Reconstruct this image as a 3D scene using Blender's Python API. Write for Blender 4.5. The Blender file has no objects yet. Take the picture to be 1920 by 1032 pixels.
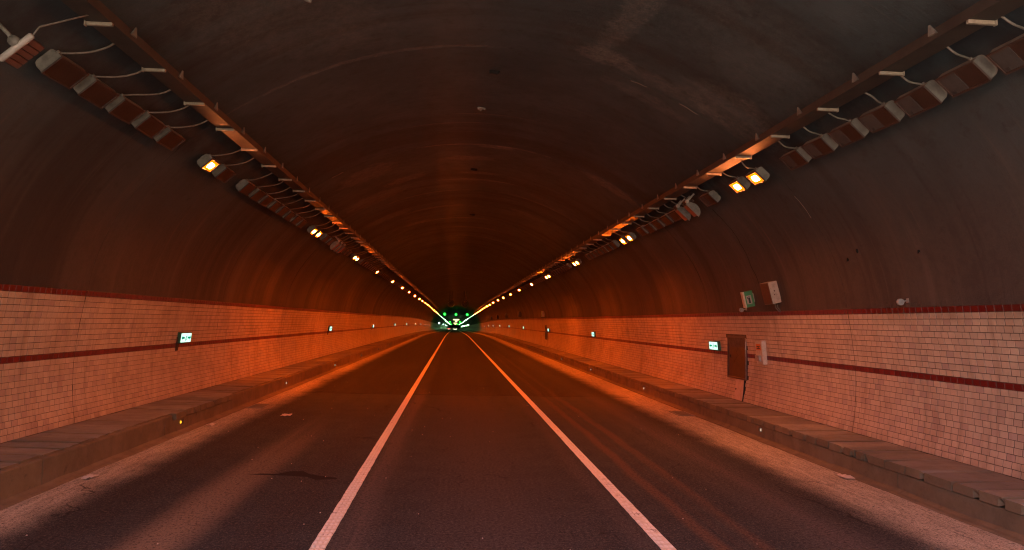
import bpy, math, random
import numpy as np
from mathutils import Matrix, Vector

random.seed(7)
rng = np.random.default_rng(7)
S = bpy.context.scene
C = S.collection

# ---------------------------------------------------------------- camera
CAMX, CAMZ = -0.47, 2.25
YAW, PITCH, ROLL = math.radians(4.3327), math.radians(3.6212), 0.022
cam_d = bpy.data.cameras.new("camera")
cam_d.sensor_width = 36.0
cam_d.lens = 36.0 * 1400.0 / 1920.0
cam_d.clip_start = 0.05
cam_d.clip_end = 4000.0
cam = bpy.data.objects.new("camera", cam_d)
C.objects.link(cam)
cp, sp, cy_, sy_ = math.cos(PITCH), math.sin(PITCH), math.cos(YAW), math.sin(YAW)
F = Vector((sy_ * cp, cy_ * cp, sp))
R0 = Vector((cy_, -sy_, 0.0))
U0 = R0.cross(F)
cr_, sr_ = math.cos(ROLL), math.sin(ROLL)
RX = R0 * cr_ + U0 * sr_
UX = U0 * cr_ - R0 * sr_
cam.matrix_world = Matrix(((RX.x, UX.x, -F.x, CAMX), (RX.y, UX.y, -F.y, 0.0), (RX.z, UX.z, -F.z, CAMZ), (0, 0, 0, 1)))
S.camera = cam

# ---------------------------------------------------------------- sky, sun, exposure
SUN_ELEV, SUN_ROT = math.radians(62), math.radians(0)
W = bpy.data.worlds.new("World")
S.world = W
W.use_nodes = True
wn = W.node_tree.nodes
wl = W.node_tree.links
wn.clear()
sky = wn.new("ShaderNodeTexSky")
sky.sky_type = 'NISHITA'
sky.sun_disc = False
sky.sun_elevation = SUN_ELEV
sky.sun_rotation = SUN_ROT
sky.dust_density = 6.0
sky.air_density = 0.7
sky.ozone_density = 0.4
bg = wn.new("ShaderNodeBackground")
bg.inputs["Strength"].default_value = 0.15
wo = wn.new("ShaderNodeOutputWorld")
wl.new(sky.outputs[0], bg.inputs[0])
wl.new(bg.outputs[0], wo.inputs[0])
sun_d = bpy.data.lights.new("sun", 'SUN')
sun_d.energy = 5.0
sun_d.angle = math.radians(0.5)
sun_d.color = (1.0, 0.90, 0.76)
sun = bpy.data.objects.new("sun", sun_d)
C.objects.link(sun)
sun.rotation_euler = (-(math.pi / 2 - SUN_ELEV), 0, 0)

S.view_settings.view_transform = 'Standard'
S.view_settings.look = 'None'
S.view_settings.exposure = 3.05
S.view_settings.gamma = 1.0
S.render.engine = 'CYCLES'
S.cycles.use_denoising = True
S.cycles.filter_width = 1.15
S.cycles.max_bounces = 7
S.cycles.diffuse_bounces = 5
S.cycles.glossy_bounces = 3
S.cycles.sample_clamp_indirect = 4.0
S.cycles.use_light_tree = True

SODIUM = (1.0, 0.118, 0.006)
NEARLAMP = (1.0, 0.225, 0.055)  # paler tint, makes up for missing daylight on the near floor
L_SODIUM = 345.0      # lamp output; near lamps set dimmer, deep ones stronger, to balance the light
FARLAMP = (0.36, 1.0, 0.42)
L_FAR = 26.0
PORTAL = 2.0
SEG = 7.35
J0 = 13.05                       # a lining joint
Y_END = 1300.0
GRADE = 0.0095


def drop(y):
    if y < 90.0:
        return 0.0
    if y < 150.0:
        return GRADE * (y - 90.0) ** 2 / 120.0
    return GRADE * (y - 120.0)


def bend(y):
    return 0.0 if y < 900.0 else (y - 900.0) ** 2 / 6000.0


def P(x, y, z):
    return (x + bend(y), y, z - drop(y))


# ---------------------------------------------------------------- material helpers
class Mat:
    def __init__(self, name, color=(0.5, 0.5, 0.5), rough=0.7, metal=0.0, spec=0.5):
        self.m = bpy.data.materials.new(name)
        self.m.use_nodes = True
        self.t = self.m.node_tree
        self.b = self.t.nodes["Principled BSDF"]
        self.b.inputs["Base Color"].default_value = (*color, 1)
        self.b.inputs["Roughness"].default_value = rough
        self.b.inputs["Metallic"].default_value = metal
        self.b.inputs["Specular IOR Level"].default_value = spec
        self._pos = None

    def n(self, typ, **kw):
        n = self.t.nodes.new(typ)
        for k, v in kw.items():
            setattr(n, k, v)
        return n

    def l(self, a, b):
        self.t.links.new(a, b)

    def put(self, sock, v):
        if isinstance(v, (int, float)):
            sock.default_value = v
        elif isinstance(v, tuple):
            sock.default_value = (*v, 1) if len(v) == 3 and len(sock.default_value) == 4 else v
        else:
            self.l(v, sock)

    @property
    def pos(self):
        if self._pos is None:
            g = self.n("ShaderNodeNewGeometry")
            self._pos = g.outputs["Position"]
            s = self.n("ShaderNodeSeparateXYZ")
            self.l(self._pos, s.inputs[0])
            self.x, self.y, self.z = s.outputs
        return self._pos

    def xyz(self):
        _ = self.pos
        return self.x, self.y, self.z

    def math(self, op, a, b=0.0, c=0.0, clamp=False):
        n = self.n("ShaderNodeMath", operation=op, use_clamp=clamp)
        self.put(n.inputs[0], a)
        self.put(n.inputs[1], b)
        self.put(n.inputs[2], c)
        return n.outputs[0]

    def step(self, v, a, b, smooth=True):
        n = self.n("ShaderNodeMapRange")
        n.interpolation_type = 'SMOOTHSTEP' if smooth else 'LINEAR'
        self.put(n.inputs["Value"], v)
        n.inputs["From Min"].default_value = a
        n.inputs["From Max"].default_value = b
        return n.outputs[0]

    def scale(self, vec, s):
        n = self.n("ShaderNodeVectorMath", operation='MULTIPLY')
        self.put(n.inputs[0], vec)
        n.inputs[1].default_value = s
        return n.outputs[0]

    def noise(self, scale, detail=4.0, rough=0.55, vec=None, dist=0.0):
        n = self.n("ShaderNodeTexNoise")
        n.inputs["Scale"].default_value = scale
        n.inputs["Detail"].default_value = detail
        n.inputs["Roughness"].default_value = rough
        n.inputs["Distortion"].default_value = dist
        self.put(n.inputs["Vector"], vec if vec is not None else self.pos)
        return n.outputs[0]

    def mix(self, fac, a, b, mode='MIX'):
        n = self.n("ShaderNodeMix", data_type='RGBA', blend_type=mode)
        self.put(n.inputs[0], fac)
        self.put(n.inputs[6], a)
        self.put(n.inputs[7], b)
        return n.outputs[2]

    def color(self, v):
        self.put(self.b.inputs["Base Color"], v)

    def rough(self, v):
        self.put(self.b.inputs["Roughness"], v)

    def bump(self, h, strength=0.3, dist=0.02):
        n = self.n("ShaderNodeBump")
        n.inputs["Strength"].default_value = strength
        n.inputs["Distance"].default_value = dist
        self.put(n.inputs["Height"], h)
        self.l(n.outputs[0], self.b.inputs["Normal"])


def grimy(name, color, dark, rough=0.6, metal=0.0, scale=9.0, amount=0.6, bump=0.1):
    M = Mat(name, color, rough, metal)
    f = M.step(M.noise(scale, 6, 0.65), 0.42, 0.68)
    g = M.noise(scale * 6, 3, 0.6)
    M.color(M.mix(M.math('MULTIPLY', f, amount), M.mix(M.math('MULTIPLY', g, 0.35), color, dark), dark))
    if bump:
        M.bump(g, bump, 0.004)
    return M.m


def emit(name, color, strength):
    m = bpy.data.materials.new(name)
    m.use_nodes = True
    t = m.node_tree
    t.nodes.clear()
    e = t.nodes.new("ShaderNodeEmission")
    e.inputs[0].default_value = (*color, 1)
    e.inputs[1].default_value = strength
    o = t.nodes.new("ShaderNodeOutputMaterial")
    t.links.new(e.outputs[0], o.inputs[0])
    return m


# ---------------------------------------------------------------- materials
def vault_material():
    M = Mat("soot_concrete", rough=0.85, spec=0.25)
    x, y, z = M.xyz()
    n1 = M.noise(0.55, 6, 0.6)
    n2 = M.noise(4.0, 7, 0.7)
    n3 = M.noise(38.0, 3, 0.6)
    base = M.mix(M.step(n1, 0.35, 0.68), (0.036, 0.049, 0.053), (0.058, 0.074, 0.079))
    # lower haunches redder brown, the warmth of the sodium light put into the colour
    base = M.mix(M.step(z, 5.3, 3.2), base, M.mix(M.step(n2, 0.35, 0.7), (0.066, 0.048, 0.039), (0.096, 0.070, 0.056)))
    base = M.mix(M.math('MULTIPLY', M.step(n2, 0.52, 0.72), 0.45), base, (0.030, 0.025, 0.022))
    base = M.mix(M.math('MULTIPLY', n3, 0.35), base, (0.028, 0.022, 0.020))
    # long drip runs down the haunches
    runs = M.noise(1.0, 5, 0.65, M.scale(M.pos, (0.25, 3.2, 0.25)))
    side = M.step(z, 5.0, 4.2)
    base = M.mix(M.math('MULTIPLY', M.math('MULTIPLY', M.step(runs, 0.56, 0.75), side), 0.55), base, (0.115, 0.082, 0.065))
    base = M.mix(M.math('MULTIPLY', M.math('MULTIPLY', M.step(runs, 0.44, 0.30), side), 0.6), base, (0.045, 0.032, 0.027))
    wide = M.noise(1.0, 4, 0.6, M.scale(M.pos, (0.06, 0.75, 0.06)))  # broad bands: lamp scallops put into the colour, mixed with drip streaks
    base = M.mix(M.math('MULTIPLY', M.step(wide, 0.52, 0.36), 0.62), base, (0.026, 0.021, 0.019))
    base = M.mix(M.math('MULTIPLY', M.math('MULTIPLY', M.step(wide, 0.55, 0.72), side), 0.45), base, (0.125, 0.092, 0.072))
    # dark band along the lamp rows
    ax = M.math('ABSOLUTE', x)
    sb = M.math('MULTIPLY', M.step(ax, 4.55, 4.85), M.step(ax, 5.55, 5.15))
    base = M.mix(M.math('MULTIPLY', sb, M.math('MULTIPLY', M.step(M.noise(1.6, 5, 0.6), 0.3, 0.6), 0.75)), base, (0.022, 0.020, 0.022))
    # formwork lines that follow the arch
    form = M.noise(1.0, 6, 0.7, M.scale(M.pos, (0.10, 9.0, 0.10)))
    base = M.mix(M.math('MULTIPLY', M.step(form, 0.60, 0.78), 0.35), base, (0.105, 0.083, 0.070))
    # pale lime leaks, each with its own place: (x, y, rx, ry, angle, strength)
    grain = M.step(M.noise(7.0, 9, 0.82), 0.40, 0.66)
    fine = M.step(M.noise(45.0, 4, 0.7), 0.35, 0.65)
    for (cx, cyy, rx, ry, an, st) in (
            (2.05, 10.8, 0.26, 2.2, 0.10, 0.55), (2.0, 12.50, 0.55, 0.38, 0.0, 0.72), (3.1, 12.7, 1.25, 0.30, 0.08, 0.42),
            (-0.6, 35.15, 2.6, 0.13, 0.0, 0.95), (1.2, 42.5, 2.2, 0.16, 0.0, 0.9), (-1.2, 31.4, 1.6, 0.22, 0.0, 0.55), (0.6, 38.6, 1.5, 0.30, 0.0, 0.6), (0.2, 25.6, 1.4, 0.18, 0.0, 0.55), (-0.8, 18.2, 1.5, 0.06, 0.0, 0.4), (0.4, 17.4, 1.2, 0.05, 0.0, 0.4),
            (4.2, 12.25, 0.95, 0.75, 0.2, 0.48), (3.0, 13.6, 0.9, 0.28, 0.1, 0.35), (3.9, 10.2, 1.6, 1.3, 0.4, 0.20),
            (-2.2, 13.02, 2.6, 0.09, 0.0, 0.55), (-2.9, 10.6, 1.1, 2.4, -0.4, 0.30), (-1.1, 9.8, 0.55, 0.35, 0.3, 0.30),
            (-3.1, 21.9, 0.85, 0.95, 0.5, 0.50), (-2.2, 24.3, 0.75, 0.5, -0.5, 0.60), (-3.4, 25.8, 1.2, 0.9, 0.1, 0.40),
            (0.2, 20.45, 2.3, 0.07, 0.0, 0.95), (0.6, 20.62, 0.55, 0.20, 0.0, 0.9), (-0.2, 22.2, 0.8, 0.35, 0.0, 0.6), (0.2, 24.4, 0.75, 0.25, 0.0, 0.55),
            (3.9, 20.65, 0.85, 0.42, 0.0, 0.7), (-1.6, 27.75, 1.8, 0.10, 0.0, 0.7), (2.4, 27.5, 1.3, 0.12, 0.0, 0.4),
            (-2.3, 34.9, 0.7, 0.4, 0.0, 0.7), (2.6, 30.8, 0.8, 0.5, 0.3, 0.4), (-3.2, 30.5, 0.9, 0.7, 0.3, 0.45)):
        dx = M.math('SUBTRACT', x, cx)
        dy = M.math('SUBTRACT', y, cyy)
        ca, sa = math.cos(an), math.sin(an)
        u = M.math('MULTIPLY', M.math('ADD', M.math('MULTIPLY', dx, ca), M.math('MULTIPLY', dy, sa)), 1.0 / rx)
        v = M.math('MULTIPLY', M.math('SUBTRACT', M.math('MULTIPLY', dy, ca), M.math('MULTIPLY', dx, sa)), 1.0 / ry)
        r2 = M.math('ADD', M.math('MULTIPLY', u, u), M.math('MULTIPLY', v, v))
        r2 = M.math('ADD', r2, M.math('MULTIPLY', M.math('SUBTRACT', n2, 0.5), 2.2))
        k = M.math('MULTIPLY', M.step(r2, 1.25, 0.15), M.step(z, 4.4, 5.2))
        k = M.math('MULTIPLY', k, M.math('ADD', M.math('MULTIPLY', grain, 0.55), M.math('MULTIPLY', fine, 0.45)))
        base = M.mix(M.math('MULTIPLY', k, min(1.0, st * 1.0)), base, (0.185, 0.166, 0.146))
    M.color(base)
    M.rough(M.math('MULTIPLY_ADD', n2, 0.25, 0.66))
    h = M.math('ADD', M.math('MULTIPLY', n2, 0.6), M.math('ADD', M.math('MULTIPLY', n3, 0.25), M.math('MULTIPLY', form, 0.5)))
    M.bump(h, 0.45, 0.03)
    return M.m


def tile_material(name, cols, rough):
    """Glazed tile: tone per tile comes from the object's own random number plus a stored per-tile number."""
    M = Mat(name, rough=rough)
    _, y, z = M.xyz()
    oi = M.n("ShaderNodeObjectInfo").outputs["Random"]
    at = M.n("ShaderNodeAttribute", attribute_name="tone").outputs["Fac"]
    r = M.math('FRACT', M.math('ADD', oi, at))
    r2 = M.math('FRACT', M.math('MULTIPLY', r, 17.31))
    col = M.mix(M.step(r, 0.0, 1.0, False), cols[0], cols[1])
    col = M.mix(M.math('MULTIPLY', M.step(r2, 0.74, 0.95), 0.60), col, cols[2])
    soot = M.math('MULTIPLY', M.step(z, 2.30, 2.56), M.step(M.noise(0.9, 6, 0.7, M.scale(M.pos, (1, 1, 2.0))), 0.42, 0.68))
    col = M.mix(M.math('MULTIPLY', soot, 0.65), col, cols[3])
    blot = M.noise(1.1, 5, 0.6)
    drips = M.noise(1.0, 5, 0.6, M.scale(M.pos, (1.0, 5.0, 0.55)))
    col = M.mix(M.math('MULTIPLY', M.step(blot, 0.46, 0.72), 0.40), col, cols[3])
    col = M.mix(M.math('MULTIPLY', M.step(drips, 0.50, 0.72), 0.45), col, cols[3])
    low = M.math('MULTIPLY', M.step(z, 0.75, 0.40), M.step(M.noise(6, 4), 0.35, 0.6))
    col = M.mix(M.math('MULTIPLY', low, 0.35), col, cols[3])
    col = M.mix(M.math('MULTIPLY', M.step(M.noise(60, 4, 0.7), 0.5, 0.75), 0.18), col, cols[3])
    M.color(col)
    M.rough(M.math('MULTIPLY_ADD', blot, 0.3, rough - 0.1))
    M.bump(M.noise(25, 3), 0.08, 0.004)
    return M.m


def road_material():
    M = Mat("asphalt", rough=0.9, spec=0.12)
    x, y, z = M.xyz()
    fine = M.noise(160.0, 2, 0.7)
    agg = M.noise(55.0, 3, 0.75)
    mid = M.noise(2.2, 5, 0.6)
    lon = M.noise(1.0, 5, 0.6, M.scale(M.pos, (2.2, 0.06, 1.0)))
    wob = M.math('MULTIPLY', M.math('SUBTRACT', M.noise(0.25, 3), 0.5), 0.35)
    xx = M.math('ADD', x, wob)
    old = M.mix(M.step(mid, 0.3, 0.7), (0.024, 0.029, 0.030), (0.038, 0.043, 0.043))
    new = M.mix(M.step(mid, 0.3, 0.7), (0.0095, 0.0082, 0.0078), (0.0150, 0.0125, 0.0115))
    col = M.mix(M.step(y, 22.95, 23.05), old, new)
    fade = M.step(y, 26.0, 20.0)
    fade = M.math('MULTIPLY_ADD', fade, 0.72, 0.28)
    fade0 = fade
    # dusty crowns between the wheel tracks, fainter on the newer surface
    def band(c, w, s, colr, nz=True):
        nonlocal col
        d = M.math('ABSOLUTE', M.math('SUBTRACT', xx, c))
        k = M.step(d, w, w * 0.15)
        if nz:
            k = M.math('MULTIPLY', k, M.step(lon, 0.25, 0.65))
        col = M.mix(M.math('MULTIPLY', k, M.math('MULTIPLY', fade, s)), col, colr)
    fade = M.math('MULTIPLY', fade, M.step(M.math('ADD', y, M.math('MULTIPLY', lon, 6.0)), 21.0, 11.0))
    band(-3.35, 0.50, 0.80, (0.270, 0.185, 0.122), False)
    fade = fade0
    band(-0.05, 1.25, 0.55, (0.080, 0.058, 0.048), False)
    band(-1.45, 0.32, 0.75, (0.150, 0.110, 0.090))
    band(1.50, 0.22, 0.35, (0.110, 0.080, 0.066))
    band(3.70, 0.70, 0.65, (0.120, 0.092, 0.080))
    band(2.28, 0.15, 0.95, (0.120, 0.060, 0.036))
    band(2.74, 0.15, 0.95, (0.120, 0.060, 0.036))
    band(2.50, 0.10, 0.35, (0.075, 0.040, 0.026))
    band(-2.35, 0.42, 0.55, (0.026, 0.022, 0.022))
    band(-4.45, 0.40, 0.55, (0.026, 0.022, 0.022))
    band(4.50, 0.30, 0.6, (0.024, 0.021, 0.022))
    # pale silt swept against the kerbs
    ax = M.math('ABSOLUTE', M.math('ADD', x, 0.16))
    sw = M.math('ADD', ax, M.math('MULTIPLY', M.math('SUBTRACT', M.noise(1.3, 6, 0.65), 0.5), 0.45))
    silt = M.step(M.math('ADD', sw, M.math('MULTIPLY', M.math('SUBTRACT', agg, 0.5), 0.9)), 4.50, 5.20)
    col = M.mix(M.math('MULTIPLY', silt, M.math('MULTIPLY_ADD', agg, 0.15, 0.85)), col, M.mix(M.step(M.noise(3.0, 6, 0.7, M.scale(M.pos, (4, 0.5, 1))), 0.35, 0.65), (0.430, 0.365, 0.270), (0.640, 0.550, 0.420)))
    # aggregate sparkle and fines
    col = M.mix(M.math('MULTIPLY', M.step(agg, 0.52, 0.68), 0.70), col, (0.160, 0.136, 0.118))
    col = M.mix(M.math('MULTIPLY', M.step(agg, 0.50, 0.34), 0.75), col, (0.014, 0.011, 0.011))
    coarse = M.noise(24.0, 4, 0.75)
    col = M.mix(M.math('MULTIPLY', M.step(coarse, 0.50, 0.36), 0.75), col, (0.010, 0.008, 0.008))
    col = M.mix(M.math('MULTIPLY', M.step(coarse, 0.54, 0.68), 0.60), col, (0.135, 0.118, 0.104))
    # hairline cracks
    vor = M.n("ShaderNodeTexVoronoi", feature='DISTANCE_TO_EDGE')
    vor.inputs['Scale'].default_value = 0.55
    wv = M.n("ShaderNodeVectorMath", operation='ADD')
    nz = M.n("ShaderNodeTexNoise")
    nz.inputs['Scale'].default_value = 2.5
    M.l(M.pos, nz.inputs['Vector'])
    M.l(M.scale(M.pos, (1, 0.45, 1)), wv.inputs[0])
    M.l(M.scale(nz.outputs[1], (0.5, 0.5, 0.0)), wv.inputs[1])
    M.l(wv.outputs[0], vor.inputs['Vector'])
    ck = M.math('MULTIPLY', M.step(vor.outputs['Distance'], 0.010, 0.003), M.step(M.noise(0.35, 3), 0.52, 0.62))
    col = M.mix(M.math('MULTIPLY', ck, 0.7), col, (0.008, 0.006, 0.006))
    # oil spots down the lane centres
    col = M.mix(M.math('MULTIPLY', M.math('MULTIPLY', M.step(M.noise(2.6, 4, 0.6), 0.66, 0.74), M.step(M.math('ABSOLUTE', x), 0.9, 0.2)), 0.7), col, (0.018, 0.014, 0.013))
    M.color(col)
    M.rough(M.math('MULTIPLY_ADD', lon, 0.20, 0.75))
    M.bump(M.math('ADD', M.math('MULTIPLY', agg, 0.6), M.math('MULTIPLY', fine, 0.5)), 0.55, 0.006)
    return M.m


def concrete(name, a, b, scale=2.0, bump=0.3, dark=(0.05, 0.04, 0.035), dust=None):
    M = Mat(name, rough=0.88, spec=0.25)
    n1 = M.noise(scale, 7, 0.65)
    n2 = M.noise(scale * 14, 4, 0.65)
    col = M.mix(M.step(n1, 0.32, 0.7), a, b)
    col = M.mix(M.math('MULTIPLY', M.step(n2, 0.55, 0.75), 0.4), col, dark)
    col = M.mix(M.math('MULTIPLY', M.step(M.noise(scale * 3.3, 6, 0.7), 0.56, 0.72), 0.5), col, dark)
    if dust:
        col = M.mix(M.math('MULTIPLY', M.step(M.noise(scale * 1.7, 5, 0.6), 0.45, 0.65), 0.6), col, dust)
    rnd = M.n('ShaderNodeObjectInfo').outputs['Random']
    col = M.mix(M.math('MULTIPLY', rnd, 0.42), col, dark)
    M.color(col)
    M.bump(M.math('ADD', n2, n1), bump, 0.012)
    return M.m


def line_material():
    M = Mat("road_paint", rough=0.6)
    _ = M.xyz()
    n = M.noise(14.0, 6, 0.7)
    f = M.noise(120.0, 3, 0.7)
    fresh = M.mix(M.step(n, 0.40, 0.70), (0.84, 0.77, 0.68), (0.68, 0.58, 0.49))
    worn = M.mix(M.step(n, 0.40, 0.70), (0.78, 0.68, 0.54), (0.58, 0.48, 0.37))
    col = M.mix(M.step(M.y, 22.0, 23.0), worn, fresh)
    col = M.mix(M.math('MULTIPLY', M.step(M.noise(6.0, 8, 0.8), 0.55, 0.64), 0.80), col, (0.16, 0.11, 0.09))
    col = M.mix(M.math('MULTIPLY', M.step(f, 0.55, 0.72), 0.4), col, (0.30, 0.22, 0.18))
    M.color(col)
    M.bump(n, 0.3, 0.004)
    return M.m


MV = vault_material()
CREAM = [(0.55, 0.420, 0.300), (0.48, 0.350, 0.245), (0.385, 0.265, 0.225), (0.25, 0.16, 0.10)]
MT = tile_material("cream_tile", CREAM, 0.42)
MR = tile_material("red_tile_glaze", [(0.155, 0.006, 0.008), (0.115, 0.004, 0.006), (0.20, 0.010, 0.010), (0.07, 0.006, 0.006)], 0.35)
MG = concrete("grout", (0.150, 0.098, 0.064), (0.090, 0.058, 0.038), 8.0)
MGF = tile_material("far_tile", CREAM, 0.42)
MROAD = road_material()
MLINE = line_material()
MDOT = grimy("dot_paint", (0.86, 0.80, 0.72), (0.55, 0.46, 0.38), 0.5, 0, 20.0, 0.4)
MKERB = concrete("kerb_concrete", (0.215, 0.155, 0.088), (0.165, 0.118, 0.068), 1.6, 0.35, (0.085, 0.060, 0.038), (0.25, 0.180, 0.110))
MDARKBED = concrete("gap_shade", (0.016, 0.012, 0.010), (0.009, 0.007, 0.006), 6.0)  # near-black, puts the shade of the slab gaps into the fill's colour
MSLAB = concrete("slab_concrete", (0.285, 0.240, 0.180), (0.210, 0.176, 0.132), 2.2, 0.45, (0.075, 0.062, 0.050), (0.29, 0.255, 0.22))
MGROUND = concrete("outside_ground", (0.36, 0.32, 0.27), (0.29, 0.25, 0.21), 0.2)
MBLOCK = concrete("sky_block_dark", (0.055, 0.060, 0.030), (0.035, 0.042, 0.022), 0.4)  # dark surface of the added slope that blocks sky light
MDARK = Mat("crack_dark", (0.008, 0.006, 0.005), 0.95).m
MFLAKE = Mat("flake", (0.20, 0.175, 0.15), 0.9).m
MHOUSE = grimy("lamp_housing_paint", (0.185, 0.172, 0.145), (0.055, 0.045, 0.037), 0.55, 0, 7.0, 0.55)
MGLASS = grimy("dusty_amber_glass", (0.044, 0.024, 0.017), (0.020, 0.011, 0.008), 0.32, 0, 6.0, 0.7, 0.03)
MFRAME = grimy("rusty_frame", (0.058, 0.027, 0.017), (0.022, 0.011, 0.008), 0.6, 0, 14.0)
MGEAR = grimy("gear_plate_grey", (0.052, 0.047, 0.043), (0.024, 0.020, 0.018), 0.6)
MCABLE = grimy("grey_conduit", (0.150, 0.132, 0.110), (0.055, 0.044, 0.036), 0.6, 0, 20.0)
MTRAY = grimy("rusty_tray", (0.034, 0.026, 0.019), (0.014, 0.010, 0.008), 0.7, 0, 4.0, 0.7)
MBRACK = grimy("galvanised_bracket", (0.27, 0.235, 0.175), (0.085, 0.060, 0.040), 0.5, 0.0, 16.0, 0.5)
MSOD = emit("sodium_lens", SODIUM, L_SODIUM)
MSODA = emit("near_sodium_lens", NEARLAMP, L_SODIUM * 0.54)
MSODE = emit("amber_halo", (1.0, 0.17, 0.002), 0.34)  # glowing rim that stands in for the bloom round the lens
MSODF = emit("deep_sodium_lens", SODIUM, L_SODIUM * 1.4)  # same kind of lamp, output raised for the deeper rows
MFAR = emit("pale_lamp_lens", FARLAMP, L_FAR)
MREFL = grimy("lamp_reflector", (0.55, 0.50, 0.45), (0.30, 0.24, 0.20), 0.3)
MBLACK = grimy("black_paint", (0.022, 0.020, 0.019), (0.010, 0.009, 0.009), 0.55)
MSLAT = grimy("dull_red_lens", (0.135, 0.058, 0.040), (0.06, 0.025, 0.019), 0.35)
MDOOR = grimy("cabinet_brown", (0.060, 0.024, 0.017), (0.028, 0.013, 0.010), 0.5, 0, 5.0, 0.7)
MDFRAME = grimy("cabinet_frame", (0.085, 0.038, 0.028), (0.035, 0.018, 0.014), 0.45, 0, 12.0)
MSTEEL = grimy("worn_steel", (0.42, 0.37, 0.34), (0.16, 0.11, 0.09), 0.35, 0.6, 18.0)
MPANEL = grimy("pink_panel", (0.56, 0.40, 0.32), (0.36, 0.24, 0.18), 0.6, 0, 6.0)
MBEIGE = grimy("beige_box", (0.55, 0.47, 0.38), (0.30, 0.22, 0.16), 0.5, 0, 12.0, 0.45)
MORANGE = grimy("orange_label", (0.60, 0.17, 0.02), (0.34, 0.09, 0.015), 0.5, 0, 30.0, 0.4)
MWHITE = grimy("white_plastic", (0.36, 0.335, 0.30), (0.16, 0.13, 0.11), 0.45, 0, 20.0, 0.35)
MGREEN = grimy("faded_green", (0.050, 0.235, 0.095), (0.03, 0.12, 0.055), 0.5, 0, 14.0, 0.4)
MGREY = grimy("pale_grey_box", (0.34, 0.31, 0.26), (0.14, 0.11, 0.09), 0.55, 0, 12.0, 0.5)
MSOFF = emit("exit_face_white", (0.56, 1.0, 0.76), 0.20)
MSGRN = emit("exit_face_green", (0.004, 0.62, 0.34), 0.050)
MSRIM = grimy("sign_green_rim", (0.020, 0.110, 0.050), (0.012, 0.05, 0.03), 0.4)
MAMB = emit("amber_stud", (1.0, 0.40, 0.02), 0.26)
MWST = emit("white_stud", (1.0, 0.72, 0.50), 0.085)
MSIG = emit("green_signal", (0.012, 1.0, 0.012), 8.0)
MSIGR = emit("green_signal_glow", (0.003, 1.0, 0.10), 0.10)  # green halo of the signal, drawn as a faintly glowing disc
MVMS = emit("amber_board", (1.0, 0.92, 0.34), 0.35)
MWALLL = emit("white_wall_lamp", (0.50, 1.0, 0.72), 0.8)
MPAPER = grimy("paper", (0.62, 0.55, 0.48), (0.40, 0.33, 0.28), 0.8, 0, 20.0)
MSHEET = grimy("grey_sheet", (0.20, 0.19, 0.17), (0.10, 0.09, 0.08), 0.6, 0, 6.0)
MTAR = Mat("tar", (0.027, 0.021, 0.019), 0.95, 0, 0.05).m
MCAR = Mat("car_paint", (0.05, 0.05, 0.055), 0.35).m
MCARG = Mat("car_glass", (0.012, 0.014, 0.014), 0.12).m
MTYRE = Mat("tyre", (0.015, 0.015, 0.015), 0.85).m
MTAIL = emit("tail_lamp", (1.0, 0.05, 0.03), 2.0)
MPLATE = emit("plate_lamp", (1.0, 0.85, 0.6), 0.9)


# ---------------------------------------------------------------- mesh helpers
class MB:
    def __init__(self):
        self.v, self.f = [], []

    def add(self, vs, fs):
        o = len(self.v)
        self.v += [tuple(map(float, q)) for q in vs]
        self.f += [tuple(i + o for i in q) for q in fs]
        return self

    def box(self, a, b):
        (x0, y0, z0), (x1, y1, z1) = a, b
        return self.add([(x0, y0, z0), (x1, y0, z0), (x1, y1, z0), (x0, y1, z0), (x0, y0, z1), (x1, y0, z1), (x1, y1, z1), (x0, y1, z1)],
                        [(0, 3, 2, 1), (4, 5, 6, 7), (0, 1, 5, 4), (1, 2, 6, 5), (2, 3, 7, 6), (3, 0, 4, 7)])

    def loft(self, rings, caps=True, closed=True):
        n = len(rings[0])
        vs = [p for r in rings for p in r]
        fs = []
        for k in range(len(rings) - 1):
            for i in range(n if closed else n - 1):
                j = (i + 1) % n
                fs.append((k * n + i, k * n + j, (k + 1) * n + j, (k + 1) * n + i))
        if caps and closed:
            fs.append(tuple(range(n))[::-1])
            fs.append(tuple((len(rings) - 1) * n + i for i in range(n)))
        return self.add(vs, fs)

    def tube(self, path, r, n=6):
        path = [Vector(p) for p in path]
        rings = []
        for i, p in enumerate(path):
            t = (path[min(i + 1, len(path) - 1)] - path[max(i - 1, 0)]).normalized()
            a = t.cross(Vector((0.3, 0.2, 0.93))).normalized()
            b = t.cross(a)
            rr = r[i] if isinstance(r, (list, tuple)) else r
            rings.append([p + (a * math.cos(2 * math.pi * k / n) + b * math.sin(2 * math.pi * k / n)) * rr for k in range(n)])
        return self.loft(rings)

    def mesh(self, name, mat, smooth=False):
        me = bpy.data.meshes.new(name)
        me.from_pydata(self.v, [], self.f)
        me.materials.append(mat)
        if smooth:
            me.polygons.foreach_set("use_smooth", [True] * len(me.polygons))
        me.update()
        return me


def bevel_mesh(me, w=0.006, seg=2):
    import bmesh
    bm = bmesh.new()
    bm.from_mesh(me)
    bmesh.ops.recalc_face_normals(bm, faces=bm.faces)
    bmesh.ops.bevel(bm, geom=list(bm.edges), offset=w, segments=seg, affect='EDGES', profile=0.5)
    bm.to_mesh(me)
    bm.free()
    return me


RM = {}


def tag(o, label=None, cat=None, group=None, kind=None):
    for k, v in (("label", label), ("category", cat), ("group", group), ("kind", kind)):
        if v:
            o[k] = v
    return o


def empty(name, m, label=None, cat=None, group=None, kind=None):
    o = bpy.data.objects.new(name, None)
    o.empty_display_size = 0.1
    C.objects.link(o)
    o.matrix_world = m
    RM[o.name] = m.copy()
    return tag(o, label, cat, group, kind)


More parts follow.
